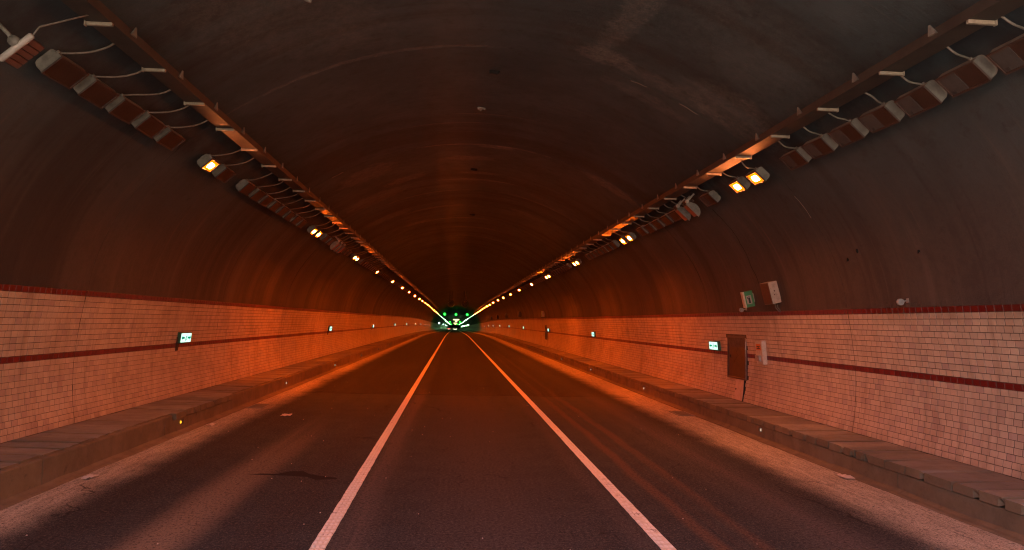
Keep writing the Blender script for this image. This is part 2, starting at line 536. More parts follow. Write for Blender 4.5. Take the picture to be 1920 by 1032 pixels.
def put(name, me, parent=None, world=None, local=None):
    """Link one mesh object; world= places it in world space under its parent, local= in the parent's own space."""
    o = bpy.data.objects.new(name, me)
    C.objects.link(o)
    if parent is None:
        if world is not None:
            o.matrix_world = world
        return o
    o.parent = parent
    if local is not None:
        o.matrix_basis = local
        RM[o.name] = RM[parent.name] @ local
    else:
        w = world if world is not None else Matrix()
        o.matrix_basis = RM[parent.name].inverted() @ w
        RM[o.name] = w
    return o


def T(x, y, z):
    return Matrix.Translation((x, y, z))


# ---------------------------------------------------------------- tunnel profile (half, from the wall foot to the crown)
PZ = [(6.71, .415), (6.76, .75), (6.785, 1.2), (6.775, 1.6), (6.71, 2.15), (6.63, 2.62), (6.54, 3.1), (6.36, 3.6), (6.10, 4.1), (5.64, 4.7),
      (5.07, 5.27), (4.25, 5.86), (3.24, 6.42), (2.2, 6.82), (1.1, 7.07), (0, 7.15)]


def spline(pts, n=6):
    pts = [np.array(p, float) for p in pts]
    q = [2 * pts[0] - pts[1]] + pts + [np.array([-pts[-2][0], pts[-2][1]])]
    out = []
    for i in range(1, len(q) - 2):
        p0, p1, p2, p3 = q[i - 1:i + 3]
        for k in range(n):
            t = k / n
            out.append(.5 * ((2 * p1) + (-p0 + p2) * t + (2 * p0 - 5 * p1 + 4 * p2 - p3) * t * t + (-p0 + 3 * p1 - 3 * p2 + p3) * t ** 3))
    out.append(pts[-1])
    return np.array(out)


PR = spline(PZ)
TOPZ = 2.622


def prof_x(z):
    k = int(np.argmax(PR[:, 1] >= z))
    k = max(k, 1)
    a, b = PR[k - 1], PR[k]
    t = (z - a[1]) / (b[1] - a[1])
    return a[0] + t * (b[0] - a[0])


def prof_slope(z):
    d = 0.02
    return (prof_x(z + d) - prof_x(z - d)) / (2 * d)


half = [(prof_x(TOPZ - 0.004), TOPZ - 0.004)] + [tuple(p) for p in PR if p[1] > TOPZ + 0.05]
VAULT = [(x, z) for x, z in half] + [(-x, z) for x, z in half[-2::-1]]     # right springing -> crown -> left springing
va = np.array(VAULT)
tg = np.gradient(va, axis=0)
vn = np.stack([-tg[:, 1], tg[:, 0]], 1)
vn /= np.linalg.norm(vn, axis=1)[:, None]
if (vn[len(vn) // 2] @ np.array([0, 1])) < 0:
    vn = -vn                                                                # outward


def vault_ring(y, off, jit=0.0):
    q = va + vn * (off + jit)
    return [P(x, y, z) for x, z in q]


# ---------------------------------------------------------------- setting: outside ground, road, lane lines
def sheet(name, x0, x1, ys, z, mat, kind='structure', parent=None, nx=1):
    m = MB()
    xs = np.linspace(x0, x1, nx + 1)
    vs = [P(x, y, z) for y in ys for x in xs]
    n = nx + 1
    fs = [(k * n + i, k * n + i + 1, (k + 1) * n + i + 1, (k + 1) * n + i) for k in range(len(ys) - 1) for i in range(nx)]
    m.add(vs, fs)
    o = put(name, m.mesh(name, mat), parent)
    if kind:
        o["kind"] = kind
    return o


def yrange(a, b):
    out = [a]
    while out[-1] < b:
        y = out[-1]
        out.append(min(b, y + (4.0 if y < 200 else 10.0)))
    return out


g = MB()
g.add([(-400, -500, -0.06), (400, -500, -0.06), (400, PORTAL + 0.3, -0.06), (-400, PORTAL + 0.3, -0.06)], [(0, 1, 2, 3)])
o = put("ground", g.mesh("ground", MGROUND))
o["kind"] = "structure"
YS = yrange(-60.0, Y_END)
# unseen slope added to keep sky light off the wall opposite the cabinet
hm = MB()
hv, nxx, nyy = [], 16, 24
for j in range(nyy + 1):
    for i in range(nxx + 1):
        yy, t = PORTAL + 6.0 - 150.0 * j / nyy, i / nxx
        hv.append((8.2 + 50 * t, yy, -0.1 + 34 * t ** 0.8 + (random.uniform(-.5, .5) if i else 0)))
hm.add(hv, [(j * (nxx + 1) + i, j * (nxx + 1) + i + 1, (j + 1) * (nxx + 1) + i + 1, (j + 1) * (nxx + 1) + i) for j in range(nyy) for i in range(nxx)])
o = put("sky_block_slope", hm.mesh("sky_block_slope", MBLOCK))
o["kind"] = "structure"
sheet("road", -6.0, 6.0, yrange(PORTAL - 1.0, Y_END), 0.0, MROAD, nx=6)
sheet("bounce_apron", -6.0, 6.0, [-60.0, -30.0, PORTAL - 1.0], 0.0, MGROUND)  # unseen pale apron added to bounce daylight up to the vault


def lane_line(xc, label):
    m = MB()
    ys = []
    y = -60.0
    while y < 60:
        ys.append(y)
        y += 0.11 if 5 < y < 30 else 2.0
    ys += [yy for yy in yrange(60.0, Y_END)]
    rings = []
    for y in ys:
        j = 0.0035 if 5 < y < 40 else 0.0
        a, b = xc - 0.077 + random.uniform(-j, j), xc + 0.077 + random.uniform(-j, j)
        rings.append([P(a, y, 0.001), P(a + 0.004, y, 0.0055), P(b - 0.004, y, 0.0055), P(b, y, 0.001)])
    m.loft(rings, closed=False)
    o = put("lane_line", m.mesh("lane_line", MLINE))
    o["kind"] = "structure"
    RM[o.name] = Matrix()
    d = MB()
    y = 5.2
    while y < 22.6:
        for k in (-1, 0, 1):
            if random.random() < (0.99 if xc < 0 else 0.86):
                cx = xc + k * 0.048 + random.uniform(-.002, .002)
                w, l = 0.0165, 0.037
                z0, z1 = 0.0052, 0.0115
                d.add([(cx - w, y - l, z0), (cx + w, y - l, z0), (cx + w, y + l, z0), (cx - w, y + l, z0),
                       (cx - w * .6, y - l * .75, z1), (cx + w * .6, y - l * .75, z1), (cx + w * .6, y + l * .75, z1), (cx - w * .6, y + l * .75, z1)],
                      [(4, 5, 6, 7), (0, 1, 5, 4), (1, 2, 6, 5), (2, 3, 7, 6), (3, 0, 4, 7)])
        y += 0.135
    q = put("raised_dots", d.mesh("raised_dots", MDOT), o)
    q["kind"] = "stuff"
    q.matrix_basis = Matrix()
    return o


lane_line(-1.745, None)
lane_line(1.745, None)
sm = MB().box((-5.0, 22.975, -0.01), (5.0, 22.995, 0.003))
o = put("road_joint", sm.mesh("road_joint", MTAR))
o["kind"] = "structure"


# ---------------------------------------------------------------- vault lining
vault = empty("tunnel_vault", T(0, 0, TOPZ), "soot-blackened concrete vault arching over the road above both tiled walls", "vault")
edges = [PORTAL]
y = J0 - SEG
while y < 230:
    edges.append(y)
    y += SEG
while y < Y_END:
    edges.append(y)
    y += 36.75
edges.append(Y_END)
for i in range(len(edges) - 1):
    a, b = edges[i], edges[i + 1]
    jit = random.uniform(-0.004, 0.004) if 0 < i < 30 else 0.0
    m = MB()
    gap = 0.011
    n = 5
    seq = [(a, 0.014, 0), (a + gap, 0.0, jit)]
    seq.append((a + gap + 0.02, 0.0, jit))
    for k in range(1, n):
        seq.append((a + (b - a) * k / n, 0.0, jit))
    seq += [(b - gap - 0.02, 0.0, jit), (b - gap, 0.0, jit), (b, 0.014, 0)]
    m.loft([vault_ring(yy, off, jt) for yy, off, jt in seq], closed=False)
    m.loft([vault_ring(a, 0.5), vault_ring(b, 0.5)], closed=False)
    if i == 0:
        m.loft([vault_ring(a, 0.03), vault_ring(a, 0.5)], closed=False)
    if i == len(edges) - 2:
        r = vault_ring(b, 0.03)
        m.add(r + [P(-6.9, b, -0.2), P(6.9, b, -0.2)], [tuple(range(len(r) + 2))])
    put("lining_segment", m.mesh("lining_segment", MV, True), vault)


def on_vault(s, z, off):
    """Point and inward normal on the vault at height z, side s."""
    x = prof_x(z)
    sl = prof_slope(z)
    nrm = Vector((-1.0, 0, sl)).normalized()
    return Vector((s * (x + nrm.x * off), 0, z + nrm.z * off)), Vector((s * nrm.x, 0, nrm.z))


def crack(pts, w, name="crack", mat=MDARK):
    """A jagged ribbon lying on the vault; pts are (x, y) on the lining seen from below."""
    zs = np.array([p[1] for p in half])
    xs = np.array([p[0] for p in half])
    out = []
    for (x0, y0), (x1, y1) in zip(pts[:-1], pts[1:]):
        k = max(2, int(math.hypot(x1 - x0, y1 - y0) / 0.06))
        for q in range(k):
            t = q / k
            out.append((x0 + (x1 - x0) * t + random.uniform(-.012, .012), y0 + (y1 - y0) * t + random.uniform(-.018, .018)))
    out.append(pts[-1])
    rings = []
    for i, (x, y) in enumerate(out):
        z = float(np.interp(abs(x), xs[::-1], zs[::-1]))
        p, nrm = on_vault(1 if x > 0 else -1, z, 0.014)
        ww = w * random.uniform(0.35, 1.3)
        rings.append([(p.x, y - ww, p.z), (p.x + nrm.x * .004, y, p.z + nrm.z * .004), (p.x, y + ww, p.z)])
    m = MB().loft(rings, closed=False)
    put(name, m.mesh(name, mat), vault)


crack([(5.40, 16.70), (5.65, 16.62), (5.9, 16.57), (6.05, 16.63), (6.34, 16.69), (6.5, 16.62)], 0.012)
crack([(5.2, 20.42), (5.8, 20.44), (6.4, 20.38)], 0.010)
crack([(5.66, 13.07), (5.80, 13.05), (5.98, 13.07)], 0.010, "lime_drip", MFLAKE)
crack([(-5.6, 27.7), (-6.1, 27.74), (-6.45, 27.66)], 0.012)
crack([(2.6, 13.08), (2.9, 13.07)], 0.018, "lime_drip", MFLAKE)
crack([(3.5, 13.07), (3.85, 13.06)], 0.014, "lime_drip", MFLAKE)
crack([(-0.6, 20.42), (0.3, 20.44), (1.0, 20.41)], 0.02, "lime_drip", MFLAKE)
crack([(-3.9, 20.42), (-3.6, 20.43)], 0.02, "lime_drip", MFLAKE)
for (fx, fy, sc) in ((0.19, 14.31, 0.11), (0.02, 16.88, 0.10), (0.05, 23.79, 0.13), (0.23, 34.04, 0.16), (-2.62, 10.3, 0.06), (6.4, 12.6, 0.022), (6.35, 12.2, 0.022), (6.42, 10.6, 0.026)):
    zs = np.array([p[1] for p in half]); xs = np.array([p[0] for p in half])
    z = float(np.interp(abs(fx), xs[::-1], zs[::-1]))
    m = MB()
    pts = [(fx + sc * math.cos(a) * random.uniform(.5, 1.1), fy + sc * .7 * math.sin(a) * random.uniform(.4, 1.0), z - 0.02 - 0.05 * random.random()) for a in np.linspace(0, 2 * math.pi, 8)[:-1]]
    top = [(px, py, z + 0.005) for px, py, _ in pts]
    m.loft([top, pts])
    put("spall", m.mesh("spall", MFLAKE if sc < 0.105 and fx < 1 else MDARK), vault)

# ---------------------------------------------------------------- tiled walls
TW, TILE_END = 0.154, 64.0
ROWS = [(0.415 + 0.09125 * k, 0.09125, 'tile') for k in range(12)] + [(1.510, 0.092, 'red')] + [(1.602 + 0.0928 * k, 0.0928, 'tile') for k in range(10)] + [(2.530, 0.092, 'red')]


def tile_mesh(mat, h):
    a, b, t, c = (TW - 0.011) / 2, (h - 0.0072) / 2, 0.0045, 0.002
    m = MB().add([(-a, -b, 0), (a, -b, 0), (a, b, 0), (-a, b, 0), (-a + c, -b + c, t), (a - c, -b + c, t), (a - c, b - c, t), (-a + c, b - c, t)],
                 [(4, 5, 6, 7), (0, 1, 5, 4), (1, 2, 6, 5), (2, 3, 7, 6), (3, 0, 4, 7)])
    return m


def tile_frame(s, zc, y):
    """Local X along the tunnel, local Z out of the wall."""
    sl = prof_slope(zc)
    nrm = Vector((-s * 1.0, 0, sl)).normalized()
    X = Vector((0, 1.0, 0))
    Y = nrm.cross(X)
    x = s * prof_x(zc)
    return Matrix(((X.x, Y.x, nrm.x, x), (X.y, Y.y, nrm.y, y), (X.z, Y.z, nrm.z, zc), (0, 0, 0, 1)))


TM = {'tile': tile_mesh(MT, 0.0922), 'red': tile_mesh(MR, 0.092)}
TMESH = {'tile': TM['tile'].mesh("tile", MT), 'red': TM['red'].mesh("red_tile", MR)}
RECESS = {1: [(18.02, 19.32, 0.93, 2.04), (57.85, 59.2, 0.92, 2.03), (18.16, 18.66, 0.415, 0.93)], -1: []}


def tiled_wall(s, label, first_y):
    root = empty("tiled_wall", T(s * 6.72, 0, 0.415), label, "tiled wall")
    # backing with the grout showing between the tiles
    zsz = [0.30] + [p[1] for p in PR if 0.41 < p[1] < 2.60] + [2.63]
    m = MB()
    rings = []
    for y in yrange(PORTAL, TILE_END):
        rings.append([P(s * (prof_x(max(z, 0.416))), y, z) for z in zsz] + [P(s * 7.4, y, 2.63), P(s * 7.4, y, 0.30)])
    m.loft(rings)
    put("grout_backing", m.mesh("grout_backing", MG), root)
    m = MB()
    rings = []
    for y in yrange(TILE_END, Y_END):
        rings.append([P(s * (prof_x(max(z, 0.416)) - 0.006), y, z) for z in zsz] + [P(s * 7.4, y, 2.63), P(s * 7.4, y, 0.30)])
    m.loft(rings)
    put("far_tiling", m.mesh("far_tiling", MGF), root)
    for z0 in (1.510, 2.530):
        m = MB()
        rings = []
        for y in yrange(TILE_END + 0.02, Y_END):
            rings.append([P(s * (prof_x(z0) - 0.003), y, z0), P(s * (prof_x(z0) - 0.011), y, z0 + .002), P(s * (prof_x(z0 + .09) - 0.011), y, z0 + .09), P(s * (prof_x(z0 + .092) - .003), y, z0 + .092)])
        m.loft(rings, closed=False)
        put("red_band", m.mesh("red_band", MR), root)
    # tiles: laid bay by bay between the lining joints
    tiles = []
    joints = [PORTAL] + [J0 + SEG * k for k in range(-1, 8) if J0 + SEG * k < TILE_END] + [TILE_END]
    for (z0, h, kind) in ROWS:
        zc = z0 + h / 2
        for a, b in zip(joints[:-1], joints[1:]):
            y = a + 0.005
            first = random.uniform(0.35, 1.0) * TW
            w = first
            while y < b - 0.02:
                w = min(w, b - 0.005 - y)
                if w > 0.02:
                    yc = y + w / 2
                    if not any(r[0] < yc < r[1] and r[2] < zc < r[3] for r in RECESS[s]):
                        tiles.append((yc, zc, w / TW, kind))
                y += w
                w = TW
    vis = [t for t in tiles if t[0] > first_y]
    vis.sort(key=lambda t: t[0])
    n = {'tile': 0, 'red': 0}
    part = set()
    for t in vis:
        if n[t[3]] < (290 if t[3] == 'tile' else 60):
            n[t[3]] += 1
            part.add(t)
    rest = {'tile': ([], [], []), 'red': ([], [], [])}
    for t in tiles:
        yc, zc, sx, kind = t
        M = tile_frame(s, zc, yc)
        M = M @ Matrix.Rotation(random.gauss(0, 0.004), 4, 'X') @ Matrix.Rotation(random.gauss(0, 0.004), 4, 'Y') @ T(0, 0, random.uniform(0.0, 0.0025))
        M = M @ Matrix.Diagonal((max(0.05, (sx * TW - 0.011) / (TW - 0.011)), 1, 1, 1))
        if t in part:
            put("red_tile" if kind == 'red' else "tile", TMESH[kind], root, world=M)
        else:
            V, Fs, tone = rest[kind]
            o0 = len(V)
            for q in TM[kind].v:
                V.append(tuple(M @ Vector(q)))
            for q in TM[kind].f:
                Fs.append(tuple(i + o0 for i in q))
            tone += [random.random()] * 5
    for kind in rest:
        V, Fs, tone = rest[kind]
        me = bpy.data.meshes.new("far_tiles")
        me.from_pydata(V, [], Fs)
        at = me.attributes.new("tone", 'FLOAT', 'FACE')
        at.data.foreach_set("value", tone)
        me.materials.append(MR if kind == 'red' else MT)
        o = put("smaller_red_tiles" if kind == 'red' else "smaller_tiles", me, root)
        o["kind"] = "stuff"
    return root


wall_r = tiled_wall(1, "cream tiled wall with two red bands and a brown hydrant cabinet set in it", 8.9)
wall_l = tiled_wall(-1, "cream tiled wall with two red bands and no cabinet, facing the hydrant cabinet", 10.5)

# ---------------------------------------------------------------- kerbs and raised walkways
def slab_mesh(seed):
    """One cover slab, 1 m wide (local X from the kerb edge to the wall), unit long in Y, chipped at its road end."""
    r = random.Random(seed)
    W_, H_ = 1.02, 0.112
    ny = 6
    top, mid, bot = [], [], []
    chip = r.choice((-1, -1, 0, ny, 2))
    nib = r.choice((-1, 0, 1, ny, -1))
    for k in range(ny + 1):
        y = k / ny - 0.5
        c = 1.0 if k == chip else 0.0
        top.append((r.uniform(0, 0.003) + 0.020 * c, y, H_ - 0.018 * c))
        mid.append((r.uniform(-0.001, 0.002), y, H_ * 0.86 - 0.02 * c))
        b = 1.0 if k == nib else 0.0
        bot.append((0.045 * b, y, 0.030 * b))
    back_t = [(W_, k / ny - 0.5, H_ + 0.012) for k in range(ny + 1)]
    back_b = [(W_, k / ny - 0.5, 0) for k in range(ny + 1)]
    vs = bot + mid + top + back_t + back_b
    n = ny + 1
    fs, front = [], []
    for row in range(4):
        for k in range(ny):
            fs.append((row * n + k, row * n + k + 1, (row + 1) * n + k + 1, (row + 1) * n + k))
            front.append(1 if row < 2 else 0)
    for k in range(ny):
        fs.append((4 * n + k, 4 * n + k + 1, k + 1, k))
        front.append(1)
    fs.append(tuple(row * n for row in range(5)))
    fs.append(tuple(row * n + ny for row in range(5))[::-1])
    front += [1, 1]
    me = MB().add(vs, fs).mesh("cover_slab", MSLAB)
    me.materials.append(MKERB)
    me.polygons.foreach_set("material_index", front)
    return me


SLABS = [slab_mesh(100 + k) for k in range(16)]


def walkway(s):
    root = empty("sidewalk", T(s * 5.74, 0, 0), kind='structure')
    X0 = 5.74 if s > 0 else 5.66
    # kerb wall, cast in lengths with open joints
    y = PORTAL
    while y < 110:
        L = 4.05
        b = y + L
        if s > 0:
            secs = [(y, b, 0.276)]
        else:
            secs = []
            for a0, b0, hh in ((PORTAL, 14.5, 0.380), (14.5, 18.2, 0.276), (18.2, 110.0, 0.380)):
                a1, b1 = max(a0, y), min(b0, b)
                if b1 > a1:
                    secs.append((a1, b1, hh))
        m = MB()
        for a1, b1, hh in secs:
            yy = [a1 + (0.006 if a1 == y else 0)] + [a1 + (b1 - a1) * k / 4 for k in (1, 2, 3)] + [b1 - (0.006 if b1 == b else 0)]
            rings = []
            for q in yy:
                j = random.uniform(-.006, .006)
                X1 = X0 + (0.30 if hh < 0.3 else 0.09)
                rings.append([P(s * (X0 + j), q, -0.02), P(s * (X0 + j), q, hh - 0.012), P(s * (X0 + j + 0.012), q, hh), P(s * X1, q, hh), P(s * X1, q, -0.02)])
            m.loft(rings)
        put("kerb_block", m.mesh("kerb_block", MKERB), root)
        y = b
    # fill under the slabs
    m = MB()
    rings = []
    for q in yrange(PORTAL, 110.0):
        rings.append([P(s * (X0 + 0.08), q, -0.02), P(s * (X0 + 0.08), q, 0.264), P(s * 6.9, q, 0.264), P(s * 6.9, q, -0.02)])
    m.loft(rings)
    put("walkway_bed", m.mesh("walkway_bed", MDARKBED), root)
    # silted lip at the foot of the kerb
    m = MB()
    rings = []
    q = PORTAL
    while q < 110:
        j = random.uniform(-.012, .012)
        rings.append([P(s * (X0 - 0.13 + j), q, -0.004), P(s * (X0 - 0.11 + j), q, 0.020 + j * .3), P(s * (X0 - 0.05), q, 0.030 + j * .3), P(s * (X0 - 0.004), q, 0.058 + j), P(s * (X0 + 0.05), q, 0.058), P(s * (X0 + 0.05), q, -0.004)])
        q += 0.45 if q < 45 else 3.0
    m.loft(rings)
    put("kerb_lip", m.mesh("kerb_lip", MKERB), root)
    # cover slabs, one by one
    y = PORTAL
    rr = random.Random(5 + s)
    while y < 82:
        L = rr.uniform(0.30, 0.56)
        x0 = X0 - 0.012
        if s < 0 and not (14.5 < y < 18.0):
            x0 = X0 + 0.092
        M = T(s * x0, y + L / 2, 0.286 + rr.uniform(-0.006, 0.011)) @ Matrix.Rotation(rr.gauss(0, 0.006), 4, 'X') @ Matrix.Diagonal((s * (6.72 - x0) / 1.02, L - rr.choice((0.014, 0.022, 0.030, 0.042, 0.060)), 1, 1))
        put("cover_slab", rr.choice(SLABS), root, world=M)
        y += L
    m = MB()
    rings = []
    for q in yrange(82.0, 110.0):
        rings.append([P(s * (X0 + 0.01), q, 0.27), P(s * (X0 + 0.01), q, 0.388), P(s * 6.72, q, 0.40), P(s * 6.72, q, 0.27)])
    m.loft(rings)
    rings = []
    for q in yrange(110.0, Y_END):
        rings.append([P(s * X0, q, -0.1), P(s * X0, q, 0.388), P(s * 6.9, q, 0.40), P(s * 6.9, q, -0.1)])
    m.loft(rings)
    put("far_walkway", m.mesh("far_walkway", MSLAB), root)
    # grit and mortar crumbs along the wall foot
    m = MB()
    for k in range(900):
        yy = 5 + 40 * random.random() ** 1.5
        xx = s * (6.70 - abs(random.gauss(0, 0.06)))
        r_ = random.uniform(0.004, 0.014)
        zz = 0.392
        m.add([(xx - r_, yy - r_, zz), (xx + r_, yy - r_ * .6, zz), (xx + r_ * .5, yy + r_, zz), (xx, yy, zz + r_ * random.uniform(.8, 1.6))], [(0, 1, 3), (1, 2, 3), (2, 0, 3)])
    o = put("wall_foot_grit", m.mesh("wall_foot_grit", MKERB), root)
    o["kind"] = "stuff"


walkway(1)
walkway(-1)

# ---------------------------------------------------------------- cable trays
def cable_tray(s, xc, zb, y0, label):
    root = empty("cable_tray", T(s * xc, 0, zb), label, "cable tray")
    w, h = 0.135, 0.115
    m = MB()
    rings = []
    for y in yrange(PORTAL + 0.1, 420.0):
        a, b = s * (xc - w), s * (xc + w)
        rings.append([P(a, y, zb), P(b, y, zb), P(b, y, zb + h), P(b - s * .012, y, zb + h), P(b - s * .012, y, zb + .012), P(a + s * .012, y, zb + .012), P(a + s * .012, y, zb + h), P(a, y, zb + h)])
    m.loft(rings)
    put("tray_channel", m.mesh("tray_channel", MTRAY), root)
    # support bar: a channel section crossing under the tray with a turned-up end
    m = MB()
    m.box((-0.145, -0.020, -0.042), (0.130, 0.020, -0.004))
    m.box((0.134, -0.022, -0.050), (0.152, 0.022, 0.030))
    bar = m.mesh("support_bar", MBRACK)
    bevel_mesh(bar, 0.003, 1)
    tri = MB().loft([[(-0.020, -0.10, 0.0), (0.0, -0.10, 0.0), (0.0, 0.02, 0.125), (-0.012, 0.02, 0.125)], [(-0.020, 0.035, 0.0), (0.0, 0.035, 0.0), (0.0, 0.045, 0.125), (-0.012, 0.045, 0.125)]]).mesh("hanger_plate", MHOUSE)
    y = y0
    while y < 165:
        z = zb - drop(y)
        M = T(s * xc, y, z) @ Matrix.Diagonal((s, 1, 1, 1))
        put("support_bar", bar, root, world=M)
        put("hanger_plate", tri, root, world=T(s * (xc - w - 0.003), y + 0.55, z + 0.05) @ Matrix.Diagonal((s, 1, 1, 1)))
        y += 1.505
    # cables lying in the tray
    m = MB()
    for k, dx in enumerate((-0.07, -0.02, 0.045)):
        m.tube([P(s * xc + dx + random.uniform(-.02, .02), y, zb + 0.035) for y in np.arange(PORTAL + .2, 60, 1.5)], 0.018, 5)
    put("cables", m.mesh("cables", MBLACK), root)


cable_tray(-1, 4.42, 5.42, 6.78, "rusty cable tray on pale bars under the vault, side without the hydrant cabinet")
cable_tray(1, 4.56, 5.28, 6.72, "rusty cable tray on pale bars under the vault, above the hydrant cabinet side")

# ---------------------------------------------------------------- lamps on the haunches
LZ = 5.17                     # height where the lamps meet the lining


def lamp_frame(s, y, off=0.0):
    p, n = on_vault(s, LZ, off)
    X = Vector((0, 1.0, 0))
    Yv = n.cross(X)
    return Matrix(((X.x, Yv.x, n.x, p.x + bend(y)), (X.y, Yv.y, n.y, y), (X.z, Yv.z, n.z, p.z - drop(y)), (0, 0, 0, 1)))


def housing(L, w, z0, z1, ch):
    """Pressed-steel trough: back corners rounded off, open side at z1; local X is along the tunnel."""
    pts = [(-w, z1), (-w, z0 + ch), (-w + ch * .35, z0 + ch * .35), (-w + ch, z0), (w - ch, z0), (w - ch * .35, z0 + ch * .35), (w, z0 + ch), (w, z1)]
    m = MB()
    m.loft([[(0.012, y * .94, z0 + (z - z0) * .97 + .004) for y, z in pts], [(0.0, y * .97, z) for y, z in pts], [(0.0, y, z) for y, z in pts], [(L, y, z) for y, z in pts]])
    m.box((0.10, -0.03, 0.0), (0.16, 0.03, z0 + 0.01))
    m.box((L - 0.16, -0.03, 0.0), (L - 0.10, 0.03, z0 + 0.01))
    return m


def rim(L, w, z, t, hh):
    m = MB()
    m.box((-0.006, -w - .006, z), (L + .006, -w + t, z + hh))
    m.box((-0.006, w - t, z), (L + .006, w + .006, z + hh))
    m.box((-0.006, -w + t + .0005, z), (t, w - t - .0005, z + hh))
    m.box((L - t, -w + t + .0005, z), (L + .006, w - t - .0005, z + hh))
    return m


def cable_mesh(s, variant, L):
    """Conduit from the lamp's upper edge to the tray, in the lamp's own axes (local Y points up the vault on the -1 side)."""
    u = 1.0 if s < 0 else -1.0
    r = random.Random(variant * 3 + (0 if s < 0 else 50))
    M = lamp_frame(s, 0.0).inverted()
    xc, zb = (4.42, 5.42) if s < 0 else (4.56, 5.28)
    end = M @ Vector((s * (xc + 0.12), 0, zb + 0.02))
    x0 = 0.03 if s < 0 else 0.10
    dx = r.uniform(0.30, 0.48) if s < 0 else r.uniform(-0.12, 0.02)
    a = Vector((x0, u * 0.13, 0.11))
    b = Vector((x0 + dx, end.y, end.z))
    sag = Vector((0, -u * 0.0, 0.0))
    c1 = a + Vector((0.14 if s < 0 else -0.02, u * 0.16, 0.07 + r.uniform(-.04, .05)))
    c2 = b + Vector((-0.06, -u * 0.20, 0.02 + r.uniform(-.07, .05)))
    pts = []
    for k in range(11):
        t = k / 10
        pts.append(a * (1 - t) ** 3 + c1 * 3 * t * (1 - t) ** 2 + c2 * 3 * t * t * (1 - t) + b * t ** 3)
    m = MB().tube(pts, 0.0125, 6)
    m.tube([a + Vector((0, -u * 0.02, 0)), a + Vector((0, u * 0.03, 0))], 0.022, 8)
    return m.mesh("conduit", MCABLE, True)


LU = 0.60
H_U = bevel_mesh(housing(LU, 0.140, 0.045, 0.185, 0.055).mesh("housing", MHOUSE), 0.004, 1)
R_U = bevel_mesh(rim(LU, 0.140, 0.186, 0.016, 0.022).mesh("rim", MFRAME), 0.002, 1)
G_U = MB().box((0.017, -0.128, 0.176), (LU - .017, 0.128, 0.196)).mesh("glass", MGLASS)
P_U = bevel_mesh(MB().box((LU * .52, -0.122, 0.1965), (LU - .03, 0.122, 0.2005)).mesh("gear_plate", MGEAR), 0.001, 1)
K_U = MB().box((LU - .10, 0.07, 0.201), (LU - .06, 0.11, 0.206)).mesh("latch", MBLACK)
LS = 0.46
H_S = bevel_mesh(housing(LS, 0.135, 0.045, 0.185, 0.055).mesh("housing", MHOUSE), 0.004, 1)
R_S = bevel_mesh(rim(LS, 0.135, 0.186, 0.018, 0.021).mesh("rim", MFRAME), 0.002, 1)
REF = MB().box((0.021, -0.114, 0.17), (LS - .021, 0.114, 0.190)).mesh("reflector", MREFL)


def lens_mesh(mat, dome=1.0):
    a, b, c, d = 0.125, LS - 0.125, 0.060, 0.022
    pts = [(a + d, -c), (b - d, -c), (b, -c + d), (b, c - d), (b - d, c), (a + d, c), (a, c - d), (a, -c + d)]
    return MB().loft([[(x, y, 0.191) for x, y in pts], [(x * .97 + .03 * LS / 2, y * .95, 0.200 + 0.006 * dome) for x, y in pts], [(x * .86 + .14 * LS / 2, y * .80, 0.202 + 0.008 * dome) for x, y in pts]]).mesh("lens", mat)


LENS = {'s': lens_mesh(MSOD), 'a': lens_mesh(MSODA, 0.35), 'n': lens_mesh(MSODF), 'f': lens_mesh(MFAR)}
EDGE = MB().box((0.030, -0.108, 0.1902), (LS - .030, 0.108, 0.1950)).mesh("halo_ring", MSODE)  # orange lamp halo shaped as a glowing plate behind the lens
CABLES = {s: [cable_mesh(s, k, LU) for k in range(8)] for s in (-1, 1)}
ORD = ["first", "second", "third", "fourth", "fifth", "sixth", "seventh", "eighth", "ninth", "tenth", "eleventh", "twelfth", "thirteenth", "fourteenth", "fifteenth", "sixteenth",
       "seventeenth", "eighteenth", "nineteenth", "twentieth"]
SIDE = {1: "above the hydrant cabinet side", -1: "above the wall opposite the cabinet"}


def unlit(s, y, label, plate=False, detail=True, group="unlit lamps along the vault"):
    root = empty("tunnel_lamp", lamp_frame(s, y) @ Matrix.Rotation(random.gauss(0, .012), 4, 'Z') @ T(random.uniform(-.01, .01), random.uniform(-.008, .008), 0), label, "lamp", group)
    for nm, me in (("housing", H_U), ("rim", R_U), ("glass", G_U)):
        put(nm, me, root, local=Matrix())
    if plate:
        put("gear_plate", P_U, root, local=Matrix())
        put("latch", K_U, root, local=Matrix())
    if detail:
        put("conduit", random.choice(CABLES[s]), root, local=Matrix())
    return root


def lit(s, y, label, kind='s', detail=True, group="lit lamps along the vault", name="sodium_lamp"):
    root = empty(name, lamp_frame(s, y - LS / 2), label, "lamp", group)
    for nm, me in (("housing", H_S), ("rim", R_S), ("reflector", REF), ("lens", LENS[kind])):
        put(nm, me, root, local=Matrix())
    if kind != 'f':
        put("halo_ring", EDGE, root, local=Matrix())
    if detail:
        put("conduit", random.choice(CABLES[s]), root, local=Matrix())
    return root


